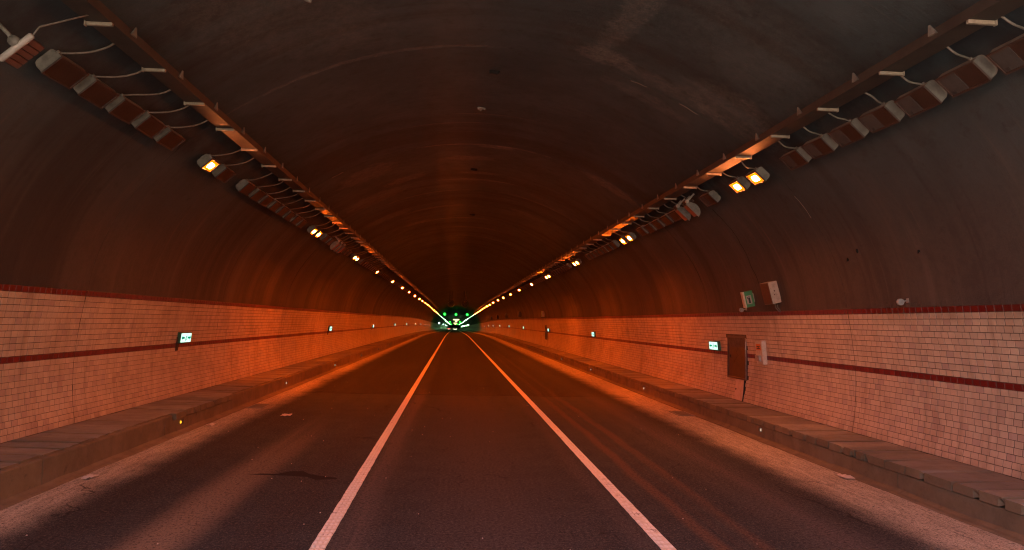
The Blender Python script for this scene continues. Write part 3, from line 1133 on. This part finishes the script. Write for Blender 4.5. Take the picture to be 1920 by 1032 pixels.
LIT = {-1: [(14.10,), (24.33, 25.17), (34.3, 35.1), (44.3,), (55.1,), (65.4,), (75.5,), (86.5,), (97.6,)],
       1: [(13.39, 14.28), (23.46, 24.39), (33.66, 34.49), (43.9, 45.2), (53.9,), (64.2,), (74.2,), (85.2,), (96.0,)]}
UNLIT = {-1: [[8.60, 9.42, 10.22, 11.05, 11.85], [14.72, 16.32, 17.17, 17.99, 18.84, 19.68, 20.54, 21.38, 22.22], [26.3, 27.3, 30.4, 31.3, 32.1],
              [36.8 + .82 * k for k in range(8)], [46.2 + .82 * k for k in range(10)], [57 + .82 * k for k in range(9)], [67.4 + .82 * k for k in range(9)]],
         1: [[5.75, 6.57, 7.39, 8.21, 9.03, 9.86, 10.70, 11.51], [15.67, 18.2, 19.0, 19.84, 20.7, 21.55], [25.57 + .83 * k for k in range(7)],
             [36.2 + .82 * k for k in range(8)], [46.6 + .82 * k for k in range(8)], [55.8 + .82 * k for k in range(9)], [66 + .82 * k for k in range(9)]]}
for s in (-1, 1):
    for k, y in enumerate((3.2, 4.1)):
        lit(s, y, "lit orange lamp overhead by the tunnel mouth, %s one, %s" % (("outer", "inner")[k], SIDE[s].replace('above the ', '')), kind='a', detail=False)
    for b, ys in enumerate(LIT[s]):
        for k, y in enumerate(ys):
            lab = "lit orange lamp, %s lit one of the row %s" % (ORD[b], SIDE[s]) if len(ys) == 1 else "lit orange lamp, %s one of the %s lit pair %s" % (("nearer", "farther")[k], ORD[b], SIDE[s])
            if s == -1 and b == 0:
                lab = "single lit orange lamp nearest the camera " + SIDE[s]
            lit(s, y, lab, kind='a' if b == 0 else ('s' if b < 3 else 'n'), detail=b < 4)
    for b, ys in enumerate(UNLIT[s]):
        for k, y in enumerate(ys):
            where = "before the first lit lamp" if b == 0 else "past the %s lit lamps" % ORD[b - 1]
            unlit(s, y, "unlit brown-faced lamp, %s %s, %s" % (ORD[k], where, SIDE[s].replace("above the ", "")), plate=(s > 0 and b == 0) or (s > 0 and b == 1 and k < 1), detail=b < 4)
    y = 107.0
    k = 0
    while y < 205:
        lit(s, y + random.uniform(-.6, .6) + (1.5 if s > 0 else 0), "distant lit orange lamp, %s lit in the row %s" % (ORD[9 + k], SIDE[s]), kind='n', detail=False, group="distant lit orange lamps " + SIDE[s])
        y += 10.2
        k += 1
    while y < 330:
        lit(s, y, "tiny pale lamp in the far green part, " + SIDE[s], kind='f', detail=False, group="far pale lamps " + SIDE[s], name="pale_lamp")
        y += 8.0
    m = MB()
    hb = MB()
    while y < 900:
        M = lamp_frame(s, y)
        for q, tgt in ((LENS['f'], m), (H_S, hb)):
            vs = [tuple(M @ Vector(vv.co)) for vv in q.vertices]
            tgt.add(vs, [tuple(pp.vertices) for pp in q.polygons])
        y += 9.0
    o = put("far_lamp_row", m.mesh("far_lamp_row", MFAR))
    tag(o, "unbroken line of far pale lamps running to the vanishing point " + SIDE[s], "lamp row", None, "stuff")

# bar-shaped lamp with five dull red lenses
def bar_lamp():
    root = empty("bar_lamp", lamp_frame(-1, 7.73), "white bar-shaped lamp with five dull red lenses on a pivot bracket", "lamp")
    z = 0.36
    m = MB().tube([(0, -0.205, z), (0, -0.19, z), (0, 0.19, z), (0, 0.205, z)], [0.018, 0.034, 0.034, 0.018], 12)
    put("bar_body", m.mesh("bar_body", MWHITE, True), root, local=Matrix())
    for k in range(5):
        y = -0.155 + k * 0.0725
        me = bevel_mesh(MB().box((0.035, y - 0.031, z - 0.020), (0.27, y + 0.031, z + 0.018)).mesh("lens_strip", MSLAT), 0.004, 1)
        put("lens_strip", me, root, local=Matrix())
    m = MB().box((0.03, -0.19, z - 0.05), (0.275, 0.165, z - 0.0205))
    put("back_plate", m.mesh("back_plate", MBLACK), root, local=Matrix())
    m = MB().tube([(0.0, 0.03, z - 0.04), (-0.01, 0.03, 0.20), (-0.02, 0.02, 0.0)], 0.022, 8)
    m.tube([(-0.04, 0.03, z - 0.055), (0.04, 0.03, z - 0.055)], 0.055, 12)
    put("pivot_bracket", m.mesh("pivot_bracket", MHOUSE, True), root, local=Matrix())
    put("conduit", MB().tube([(0.0, 0.21, z), (0.04, 0.30, z - 0.05), (0.2, 0.5, z - 0.05), (0.45, 0.80, 0.30)], 0.009, 6).mesh("conduit", MCABLE, True), root, local=Matrix())


bar_lamp()


def flood(s, y, label):
    """Floodlight on a yoke: half-drum body, amber glass facing the road, dark gear box, pale end plate."""
    u = 1.0 if s < 0 else -1.0
    root = empty("floodlight", lamp_frame(s, y), label, "floodlight", "floodlights on yokes along the vault")
    R, L, z = 0.185, 0.27, 0.30
    arc = [(R * math.cos(a), z - 0.75 * R * math.sin(a)) for a in np.linspace(0, math.pi, 13)]
    put("drum", MB().loft([[(0.02, q[0], q[1]) for q in arc], [(L, q[0], q[1]) for q in arc]]).mesh("drum", MHOUSE), root, local=Matrix())
    arc2 = [((R + .02) * math.cos(a), z - 0.85 * R * math.sin(a)) for a in np.linspace(0, math.pi, 13)] + [(-R - .03, z + .02), (R + .03, z + .02)]
    put("end_plate", MB().loft([[(0.0, q[0], q[1]) for q in arc2], [(0.018, q[0], q[1]) for q in arc2]]).mesh("end_plate", MHOUSE), root, local=Matrix())
    put("glass", bevel_mesh(MB().box((0.035, -R + .02, z + 0.003), (L - .015, R - .02, z + 0.018)).mesh("glass", MFLOOD), 0.004, 1), root, local=Matrix())
    put("gear_box", bevel_mesh(MB().box((0.04, u * (R + .02) - .07, z - .12), (L - .03, u * (R + .02) + .07, z - .01)).mesh("gear_box", MBLACK), 0.01, 2), root, local=Matrix())
    m = MB()
    m.box((-0.02, u * (R + .05) - .02, 0.0), (0.0, u * (R + .05) + .02, z - .04))
    m.box((L + .002, u * (R + .05) - .02, 0.0), (L + .02, u * (R + .05) + .02, z - .04))
    m.tube([(-0.03, u * (R + .05), z - .05), (0.03, u * (R + .05), z - .05)], 0.045, 10)
    put("yoke", m.mesh("yoke", MGREY), root, local=Matrix())
    put("conduit", random.choice(CABLES[s]), root, local=Matrix())


MFLOOD = grimy("flood_amber_glass", (0.34, 0.105, 0.050), (0.20, 0.07, 0.04), 0.3, 0, 8.0, 0.4, 0.03)
flood(1, 16.85, "pale half-drum floodlight with amber glass, nearer of two past the first lit pair, cabinet side")
flood(1, 17.55, "pale half-drum floodlight with amber glass, farther of two past the first lit pair, cabinet side")
flood(-1, 28.2, "half-drum floodlight past the second lit pair opposite the cabinet, nearer of three")
flood(-1, 28.9, "half-drum floodlight past the second lit pair opposite the cabinet, middle of three")
flood(-1, 29.6, "half-drum floodlight past the second lit pair opposite the cabinet, farther of three")

# ---------------------------------------------------------------- fittings on the tiled walls
def wall_frame(s, y, z, lean=True):
    """Local X toward +Y of the tunnel on the right wall's outside view; Z out of the wall; Y up."""
    sl = prof_slope(z) if lean else 0.0
    n = Vector((-s, 0, sl)).normalized()
    X = Vector((0, 1.0, 0))
    Yv = n.cross(X)
    if Yv.z < 0:
        X, Yv = -X, -Yv
    return Matrix(((X.x, Yv.x, n.x, s * prof_x(z)), (X.y, Yv.y, n.y, y), (X.z, Yv.z, n.z, z - drop(y)), (0, 0, 0, 1)))


def cabinet(y, label, near):
    root = empty("hydrant_cabinet", wall_frame(1, y, 1.485, False), label, "hydrant cabinet", "hydrant cabinets in the tiled wall")
    w, h = 0.64, 0.545
    m = MB()
    m.box((-w, -h, -0.02), (-w + .045, h, 0.045))
    m.box((w - .045, -h, -0.02), (w, h, 0.045))
    m.box((-w + .046, h - .05, -0.02), (w - .046, h, 0.060))
    m.box((-w + .046, -h, -0.02), (w - .046, -h + .04, 0.045))
    put("frame", bevel_mesh(m.mesh("frame", MDFRAME), 0.006, 1), root, local=Matrix())
    d = put("door", bevel_mesh(MB().box((-w + .048, -h + .042, -0.01), (w - .048, h - .052, 0.022)).mesh("door", MDOOR), 0.004, 1), root, local=Matrix())
    if near:
        put("handle", bevel_mesh(MB().box((-0.50, -0.03, 0.022), (-0.44, 0.05, 0.04)).mesh("handle", MBLACK), 0.006, 1), d, local=Matrix())
        for hy in (-0.36, 0.34):
            put("hinge", bevel_mesh(MB().box((0.555, hy - .05, 0.022), (0.592, hy + .05, 0.040)).mesh("hinge", MSTEEL), 0.004, 1), d, local=Matrix())
        put("notice", MB().box((-0.20, 0.385, 0.0225), (0.20, 0.455, 0.0255)).mesh("notice", MFRAME), d, local=Matrix())
        # worn scribbles on the door
        scr = MB()
        pts = [(0.02, 0.36), (-0.10, 0.30), (0.06, 0.22), (-0.08, 0.12), (0.08, 0.05), (-0.06, -0.02), (-0.16, -0.08), (-0.22, -0.15)]
        scr.tube([(q[0], q[1], 0.0225) for q in pts], 0.006, 5)
        put("scratches", scr.mesh("scratches", MFRAME), d, local=Matrix())
    # bright pipe rail down the edge nearest the tunnel mouth
    e = 1 if (RM[root.name].to_3x3() @ Vector((1, 0, 0))).y < 0 else -1
    put("edge_rail", MB().tube([(e * (w + .004), -h + .01, 0.05), (e * (w + .004), h - .12, 0.055), (e * (w - .02), h - .05, 0.05)], 0.018, 8).mesh("edge_rail", MSTEEL, True), root, local=Matrix())
    if near:
        def slant(x0, x1, t):
            q = [(x0, -1.060, 0.055 + t), (x1, -1.060, 0.055 + t), (x1, -0.80, 0.022 + t), (x1, -h - .006, 0.006 + t), (x0, -h - .006, 0.006 + t), (x0, -0.80, 0.022 + t)]
            return MB().loft([[(a, b, c - 0.06) for a, b, c in q], q])
        c0 = e * .22
        put("lower_panel", slant(c0 - .25, c0 + .25, 0.036).mesh("lower_panel", MPANEL), root, local=Matrix())
        put("panel_gap", slant(c0 + e * .285 - .03, c0 + e * .285 + .03, 0.026).mesh("panel_gap", MDARK), root, local=Matrix())
        put("panel_bolt", MB().tube([(c0 - e * .2, -.80, 0.04), (c0 - e * .2, -.80, 0.072)], 0.025, 8).mesh("panel_bolt", MDFRAME), root, local=Matrix())


cabinet(18.67, "dark brown hydrant cabinet with pale panel below, beside the phone box", True)
cabinet(58.5, "distant dark brown hydrant cabinet just past the third exit sign", False)

# emergency phone box
root = empty("phone_box", wall_frame(1, 17.06, 1.68), "narrow beige phone box with orange label beside the hydrant cabinet", "phone box")
put("case", bevel_mesh(MB().box((-0.19, -0.275, -0.02), (0.19, 0.275, 0.11)).mesh("case", MBEIGE), 0.010, 2), root, local=Matrix())
put("label_plate", MB().box((-0.13, 0.06, 0.1105), (0.13, 0.20, 0.116)).mesh("label_plate", MORANGE), root, local=Matrix())
put("label_mark", MB().box((-0.09, 0.085, 0.1165), (0.09, 0.105, 0.118)).box((-0.09, 0.13, 0.1165), (0.09, 0.15, 0.118)).box((-0.02, 0.107, 0.1165), (0.02, 0.128, 0.118)).mesh("label_mark", MFRAME), root, local=Matrix())
put("handset_box", bevel_mesh(MB().box((-0.12, -0.20, 0.1105), (0.10, -0.06, 0.17)).mesh("handset_box", MWHITE), 0.010, 2), root, local=Matrix())

# boxes above the red band
p, n = on_vault(1, 2.96, 0.0)
root = empty("green_sign_box", T(p.x, 17.1, p.z) @ Matrix.Rotation(math.radians(-13), 4, 'Y'), "unlit green sign box with white plate projecting from the vault beside the grey box", "sign")
put("case", bevel_mesh(MB().box((-0.27, 0.0, -0.20), (-0.03, 0.12, 0.18)).mesh("case", MGREEN), 0.006, 1), root, local=Matrix())
put("pale_edge", MB().box((-0.274, -0.003, -0.198), (-0.235, 0.118, 0.178)).mesh("pale_edge", MBEIGE), root, local=Matrix())
f_ = put("face_plate", MB().box((-0.205, -0.006, -0.125), (-0.085, -0.0005, 0.075)).mesh("face_plate", MWHITE), root, local=Matrix())
put("pictogram", MB().box((-0.165, -0.010, -0.105), (-0.120, -0.0065, 0.020)).box((-0.185, -0.010, 0.0), (-0.172, -0.0065, 0.045)).box((-0.150, -0.010, 0.028), (-0.128, -0.0065, 0.050)).mesh("pictogram", MBLACK), f_, local=Matrix())
put("stay", MB().box((-0.03, 0.03, -0.1), (0.02, 0.09, 0.1)).mesh("stay", MGREY), root, local=Matrix())

p, n = on_vault(1, 3.05, 0.0)
root = empty("junction_box", T(p.x, 15.72, p.z) @ Matrix.Rotation(math.radians(-15), 4, 'Y'), "pale grey junction box with two cables under it, above the red tile band", "junction box")
put("case", bevel_mesh(MB().box((-0.20, 0.0, -0.24), (0.0, 0.46, 0.24)).mesh("case", MGREY), 0.008, 2), root, local=Matrix())
put("lid", bevel_mesh(MB().box((-0.206, 0.01, -0.23), (-0.2005, 0.45, 0.23)).mesh("lid", MDFRAME), 0.002, 1), root, local=Matrix())
put("stains", MB().box((-0.12, -0.004, 0.02), (-0.09, -0.0005, 0.05)).box((-0.135, -0.004, -0.06), (-0.115, -0.0005, -0.03)).mesh("stains", MDFRAME), root, local=Matrix())
put("cable", MB().tube([(-0.13, 0.08, -0.24), (-0.13, 0.09, -0.34), (-0.08, 0.10, -0.42), (0.02, 0.10, -0.50)], 0.012, 6).mesh("cable", MCABLE, True), root, local=Matrix())
put("cable", MB().tube([(-0.07, 0.10, -0.24), (-0.075, 0.12, -0.34), (-0.03, 0.12, -0.42), (0.04, 0.12, -0.49)], 0.012, 6).mesh("cable", MCABLE, True), root, local=Matrix())
for yy, lab in ((58.15, "distant grey junction box above the far hydrant cabinet"),):
    p, n = on_vault(1, 2.95, 0.0)
    root = empty("junction_box", T(p.x, yy, p.z), lab, "junction box")
    put("case", bevel_mesh(MB().box((-0.22, 0.0, -0.22), (0.0, 0.5, 0.24)).mesh("case", MGREY), 0.008, 1), root, local=Matrix())
    put("lid", MB().box((-0.226, 0.02, -0.20), (-0.2205, 0.48, 0.22)).mesh("lid", MGREEN), root, local=Matrix())
for kk, yy in enumerate((78, 98, 118, 138)):
    p, n = on_vault(1, 3.1, 0.0)
    root = empty("junction_box", T(p.x, yy, p.z - drop(yy)), "small dark box above the red band, %s one beyond the far hydrant cabinet" % ORD[kk], "junction box", "distant dark boxes")
    put("case", bevel_mesh(MB().box((-0.35, 0.0, -0.3), (0.0, 0.7, 0.3)).mesh("case", MBLACK), 0.008, 1), root, local=Matrix())

for (yy, zz, lab) in ((11.2, 2.70, "white round sensor on a short arm above the red tile band"), (17.72, 2.67, "small grey round sensor on an arm below the green sign box")):
    p, n = on_vault(1, zz, 0.0)
    root = empty("round_sensor", T(p.x, yy, zz), lab, "sensor", "round sensors above the band")
    put("disc", MB().tube([(-0.13, -0.035, 0), (-0.13, -0.028, 0), (-0.13, 0.02, 0), (-0.13, 0.04, 0)], [0.044, 0.052, 0.052, 0.03], 20).mesh("disc", MWHITE, False), root, local=Matrix())
    put("arm", MB().tube([(-0.12, 0.0, 0.008), (0.02, 0.0, 0.028)], 0.011, 8).mesh("arm", MGREY), root, local=Matrix())
    put("foot_plate", MB().box((-0.012, -0.03, -0.005), (0.03, 0.03, 0.06)).mesh("foot_plate", MGREY), root, local=Matrix())


def exit_sign(s, y, label, group, stub):
    root = empty("exit_sign", wall_frame(s, y, 1.735), label, "exit sign", group)
    w, h, d = 0.34, 0.125, 0.085
    put("case", bevel_mesh(MB().box((-w, -h, 0.0), (w, h, d)).mesh("case", MSRIM), 0.010, 2), root, local=Matrix())
    fc = put("face", MB().box((-w + .022, -h + .022, d + .0005), (w - .022, h - .022, d + .006)).mesh("face", MSOFF), root, local=Matrix())
    if y < 45:
        # two arrows pointing outwards and the running figure between them
        for e in (-1, 1):
            m = MB()
            m.add([(e * .300, 0.0, d + .0075), (e * .225, 0.060, d + .0075), (e * .225, 0.024, d + .0075), (e * .10, 0.024, d + .0075), (e * .10, -0.024, d + .0075), (e * .225, -0.024, d + .0075), (e * .225, -0.060, d + .0075)],
                  [(0, 1, 2, 3, 4, 5, 6)] if e < 0 else [(6, 5, 4, 3, 2, 1, 0)])
            put("arrow", m.mesh("arrow", MSGRN), fc, local=Matrix())
        m = MB()
        m.tube([(0.02, 0.062, d + .0072), (0.021, 0.062, d + .0092)], 0.016, 8)
        m.box((-0.012, -0.01, d + .0065), (0.02, 0.04, d + .009))
        m.box((-0.05, -0.075, d + .0065), (-0.02, -0.012, d + .009))
        m.box((0.024, -0.055, d + .0065), (0.06, -0.012, d + .009))
        m.box((0.024, 0.010, d + .0065), (0.06, 0.030, d + .009))
        put("running_figure", m.mesh("running_figure", MSGRN), fc, local=Matrix())
    if stub:
        e = 1 if (RM[root.name].to_3x3() @ Vector((1, 0, 0))).y < 0 else -1
        put("cable_duct", bevel_mesh(MB().box((e * w - .03, -0.30, 0.002), (e * w + .11 * e * e - .0, 0.02, 0.03)).mesh("cable_duct", MFRAME), 0.003, 1), root, local=Matrix())


for s, y0, side in ((1, 20.2, "cabinet side"), (-1, 17.95, "wall opposite the cabinet")):
    for k in range(9):
        y = y0 + (19.2 if k == 1 else 19.55) * k if s > 0 else y0 + 20.3 * k
        if s > 0:
            y = [20.2, 38.2, 56.6, 77.2, 97.5, 117.5, 138, 157, 176][k]
        else:
            y = [17.95, 38.4, 58.4, 79.6, 99, 121, 141, 162, 182][k]
        lab = ("lit green and white exit sign, %s along the %s" % (ORD[k], side)) if k < 6 else "tiny lit exit sign far along the " + side
        exit_sign(s, y, lab, "exit signs on the tiled walls" if k < 6 else "far exit signs, " + side, s < 0 and k < 3)

# kerb studs
for s, ys, x in ((1, [14.77, 24.06, 33.5, 42.75, 52.1, 61.5], 5.74), (-1, [14.93, 23.97, 33.51, 42.9, 52.2, 61.5], 5.66)):
    for k, y in enumerate(ys):
        am = s < 0
        side = "kerb below the hydrant cabinet" if s > 0 else "kerb opposite the hydrant cabinet"
        root = empty("kerb_stud", T(s * x, y, 0.205), "%s kerb stud, %s on the %s" % ("glowing amber" if am and k < 1 else "glowing pale", ORD[k], side), "kerb stud", "studs along the kerbs")
        put("bezel", bevel_mesh(MB().box((-s * 0.022 - .004, -0.05, -0.045), (-s * 0.022 + .022 * 1, 0.05, 0.045)).mesh("bezel", MBLACK), 0.006, 1), root, local=Matrix())
        put("reflector", MB().box((-s * 0.024 - .014, -0.056, -0.026), (-s * 0.024 + .014, -0.0505, 0.026)).mesh("reflector", MAMB if am and k < 1 else MWST), root, local=Matrix())

# drain covers and scraps by the kerbs
for (x, y, lab) in ((-5.30, 19.4, "grey drain cover by the kerb opposite the cabinet"), (5.42, 18.95, "grey drain cover by the kerb below the hydrant cabinet")):
    root = empty("drain_cover", T(x, y, 0.0), lab, "drain cover")
    put("plate", bevel_mesh(MB().box((-0.22, -0.45, -0.02), (0.22, 0.45, 0.016)).mesh("plate", MSHEET), 0.006, 1), root, local=Matrix())
    m = MB()
    for k in range(6):
        m.box((-0.17, -0.36 + k * .14, 0.0165), (0.17, -0.32 + k * .14, 0.0185))
    put("slots", m.mesh("slots", MDARK), root, local=Matrix())


def scrap(x, y, w, l, lab, mat=MPAPER):
    m = MB()
    r = random.Random(int(x * 100 + y * 10))
    n = 4
    top = [[(x + w * (i / n - .5) + r.uniform(-.01, .01), y + l * (j / n - .5) + r.uniform(-.02, .02), 0.012 + r.uniform(0, .030)) for i in range(n + 1)] for j in range(n + 1)]
    vs = [q for row in top for q in row] + [(a, b, c - .006) for row in top for a, b, c in row]
    N = (n + 1) ** 2
    fs = []
    for j in range(n):
        for i in range(n):
            a = j * (n + 1) + i
            fs.append((a, a + 1, a + n + 2, a + n + 1))
            fs.append((N + a, N + a + n + 1, N + a + n + 2, N + a + 1))
    m.add(vs, fs)
    o = put("paper_scrap", m.mesh("paper_scrap", mat))
    tag(o, lab, "paper scrap")


scrap(-5.36, 10.75, 0.13, 0.22, "crumpled white scrap in the gutter opposite the cabinet")
scrap(-5.38, 15.9, 0.12, 0.3, "flat pale scrap in the gutter below the amber kerb stud")
scrap(5.52, 11.1, 0.16, 0.30, "crumpled white scrap in the gutter on the cabinet side")
scrap(-4.25, 17.6, 0.22, 0.30, "thin pale scrap on the asphalt in the lane opposite the cabinet")
m = MB()
for (px, py) in [(random.uniform(-5, 5), 7.5 + 22 * random.random() ** 1.4) for _ in range(70)]:
    r_ = random.uniform(0.004, 0.010)
    m.add([(px - r_, py - r_ * 1.6, 0.002), (px + r_, py - r_, 0.002), (px + r_ * .6, py + r_ * 1.5, 0.002), (px - r_ * .2, py, 0.012)], [(0, 1, 3), (1, 2, 3), (2, 0, 3)])
o = put("road_grit", m.mesh("road_grit", MPAPER))
tag(o, "tiny pale flecks scattered over the asphalt", "grit", None, "stuff")
# tar patch
pts = [(-3.35, 11.05), (-3.16, 11.12), (-2.95, 11.10), (-2.80, 11.30), (-2.62, 11.32), (-2.50, 11.12), (-2.30, 10.98), (-2.05, 10.86), (-2.06, 10.76), (-2.34, 10.72), (-2.50, 10.92), (-2.75, 10.98), (-3.0, 11.02)]
m = MB().add([(a, b, 0.004) for a, b in pts], [tuple(range(len(pts)))[::-1]])
o = put("tar_patch", m.mesh("tar_patch", MTAR))
tag(o, "dark tar patch with a thin tail on the asphalt beside the lane line", "tar patch")

# ---------------------------------------------------------------- far gear: fans, lane signals, message boards, cars
def tube_y(m, cx, cz, r, y0, y1, n=20, r1=None):
    a = [(cx + r * math.cos(2 * math.pi * k / n), y0, cz + r * math.sin(2 * math.pi * k / n)) for k in range(n)]
    b = [(cx + (r1 or r) * math.cos(2 * math.pi * k / n), y1, cz + (r1 or r) * math.sin(2 * math.pi * k / n)) for k in range(n)]
    return m.loft([a, b], caps=False)


for sx, lab in ((-1.12, "black jet fan under the distant vault, one nearer the wall without cabinet"), (1.12, "black jet fan under the distant vault, one nearer the cabinet side")):
    root = empty("jet_fan", T(*P(sx + 0.06, 117.0, 5.02)), lab, "jet fan", "jet fans under the vault")
    m = MB()
    tube_y(m, 0, 0, 0.52, 0, 3.2)
    tube_y(m, 0, 0, 0.44, 0, 3.2)
    tube_y(m, 0, 0, 0.52, 0, 0.0005, r1=0.44)
    put("casing", m.mesh("casing", MBLACK), root, local=Matrix())
    m = MB()
    tube_y(m, 0, 0, 0.17, 0.4, 2.6)
    m.add([(0.17 * math.cos(2 * math.pi * k / 12), 0.4, 0.17 * math.sin(2 * math.pi * k / 12)) for k in range(12)], [tuple(range(12))])
    put("hub", m.mesh("hub", MBLACK), root, local=Matrix())
    for k in range(8):
        me = MB().box((0.15, -0.03, -0.05), (0.43, 0.03, 0.05)).mesh("blade", MBLACK)
        put("blade", me, root, local=T(0, 1.2, 0) @ Matrix.Rotation(2 * math.pi * k / 8, 4, 'Y') @ Matrix.Rotation(.5, 4, 'X'))
    m = MB().box((-0.25, 0.4, 0.5), (-0.17, 0.5, 2.0)).box((0.17, 0.4, 0.5), (0.25, 0.5, 2.0)).box((-0.25, 2.6, 0.5), (-0.17, 2.7, 2.0)).box((0.17, 2.6, 0.5), (0.25, 2.7, 2.0))
    put("hanger", m.mesh("hanger", MBLACK), root, local=Matrix())

LN = ["lane opposite the cabinet", "middle lane", "lane on the cabinet side"]
for r_, yy in enumerate((233.0, 515.0, 816.0)):
    for k in range(3):
        if r_ > 0 and k == 1:
            continue
        root = empty("lane_signal", T(*P(-3.49 + 3.49 * k, yy, 5.35)), "green lane signal over the %s, %s row of signals" % (LN[k], ORD[r_]), "lane signal", "green lane signals")
        put("case", bevel_mesh(MB().box((-0.42, 0.0, -0.42), (0.42, 0.22, 0.42)).mesh("case", MBLACK), 0.02, 1), root, local=Matrix())
        put("lens", MB().tube([(0, -0.05, 0), (0, -0.032, 0)], 0.17 if r_ == 0 else 0.20, 16).mesh("lens", MSIG), root, local=Matrix())
        put("glow_disc", MB().tube([(0, -0.031, 0), (0, -0.002, 0)], 0.40 if r_ == 0 else 0.5, 20).mesh("glow_disc", MSIGR), root, local=Matrix())
        put("visor", MB().box((-0.38, -0.35, 0.36), (0.38, 0.0, 0.385)).mesh("visor", MBLACK), root, local=Matrix())
        put("hanger", MB().box((-0.05, 0.08, 0.42), (0.05, 0.14, 2.2 if k == 1 else 1.0)).mesh("hanger", MBLACK), root, local=Matrix())
for yy, lab in ((330.0, "lit yellow message board, larger of two, over the far middle lane"), (560.0, "lit yellow message board, smaller of two, over the far middle lane")):
    root = empty("message_board", T(*P(0.35, yy, 4.85)), lab, "message board", "yellow message boards")
    put("case", bevel_mesh(MB().box((-1.45, 0.0, -0.35), (1.45, 0.3, 0.35)).mesh("case", MBLACK), 0.02, 1), root, local=Matrix())
    put("display", MB().box((-1.3, -0.03, -0.22), (1.3, -0.002, 0.22)).mesh("display", MVMS), root, local=Matrix())
    put("lower_display", MB().box((-0.45, -0.02, -1.05), (0.45, 0.2, -0.36)).mesh("lower_display", MVMS), root, local=Matrix())
    put("hanger", MB().box((-0.9, 0.1, 0.35), (-0.8, 0.2, 1.9)).box((0.8, 0.1, 0.35), (0.9, 0.2, 1.9)).mesh("hanger", MBLACK), root, local=Matrix())


def car(x, y, label, tail):
    root = empty("car", T(*P(x, y, 0.0)), label, "car", "cars driving away")
    side = [(0.0, .35), (0.0, .80), (0.05, .95), (0.55, 1.02), (1.0, 1.45), (2.3, 1.48), (3.1, 1.0), (4.2, .85), (4.35, .6), (4.3, .35)]
    w = .86
    put("body", bevel_mesh(MB().loft([[(-w, a, b) for a, b in side], [(w, a, b) for a, b in side]]).mesh("body", MCAR), 0.05, 2), root, local=Matrix())
    put("rear_window", MB().add([(-.68, .60, 1.07), (.68, .60, 1.07), (.60, .96, 1.41), (-.60, .96, 1.41)], [(0, 1, 2, 3)]).mesh("rear_window", MCARG), root, local=T(0, -.03, .02))
    for sx in (-1, 1):
        for yy in (.8, 3.4):
            put("wheel", MB().tube([(sx * .72, yy, .32), (sx * .88, yy, .32)], 0.32, 14).mesh("wheel", MTYRE), root, local=Matrix())
        put("tail_lamp", MB().box((sx * .60 - .16, -.03, .68), (sx * .60 + .16, 0.02, .82)).mesh("tail_lamp", MTAIL if tail else MPLATE), root, local=Matrix())
    put("bumper", bevel_mesh(MB().box((-.88, -.08, .38), (.88, .05, .60)).mesh("bumper", MGREY), .03, 2), root, local=Matrix())
    put("number_plate", MB().box((-.26, -.10, .42), (.26, -.082, .56)).mesh("number_plate", MPLATE), root, local=Matrix())


car(0.0, 352.0, "small dark car far off in the middle lane under the yellow board", False)
car(-3.6, 455.0, "tiny dark car with red tail lamps far off beside the middle lane", True)

for k, (yy, zz) in enumerate(((290, 2.95), (400, 3.0), (500, 3.0), (600, 3.0))):
    root = empty("wall_lamp", T(*P(-6.3, yy, zz)), "%s bright white-green wall lamp in the far part opposite the cabinet side" % ORD[k], "wall lamp", "bright wall lamps far off")
    put("case", bevel_mesh(MB().box((-0.3, 0.0, -0.4), (0.4, 0.2, 0.4)).mesh("case", MGREY), .03, 1), root, local=Matrix())
    put("lens", MB().tube([(0.05, -0.06, 0), (0.05, -0.002, 0)], 0.28, 16).mesh("lens", MWALLL), root, local=Matrix())
for k in range(26):
    yy = 350 + 14 * k
    root = empty("wall_strip_lamp", T(*P(6.35, yy, 2.72)), "tiny pale strip lamp in the low far row on the cabinet side", "wall lamp", "low far strip lamps")
    put("case", MB().box((-0.1, 0.0, -0.14), (0.3, 1.2, 0.14)).mesh("case", MGREY), root, local=Matrix())
    put("lens", MB().box((-0.14, -0.03, -0.10), (-0.101, 1.2, 0.10)).mesh("lens", MFAR), root, local=Matrix())
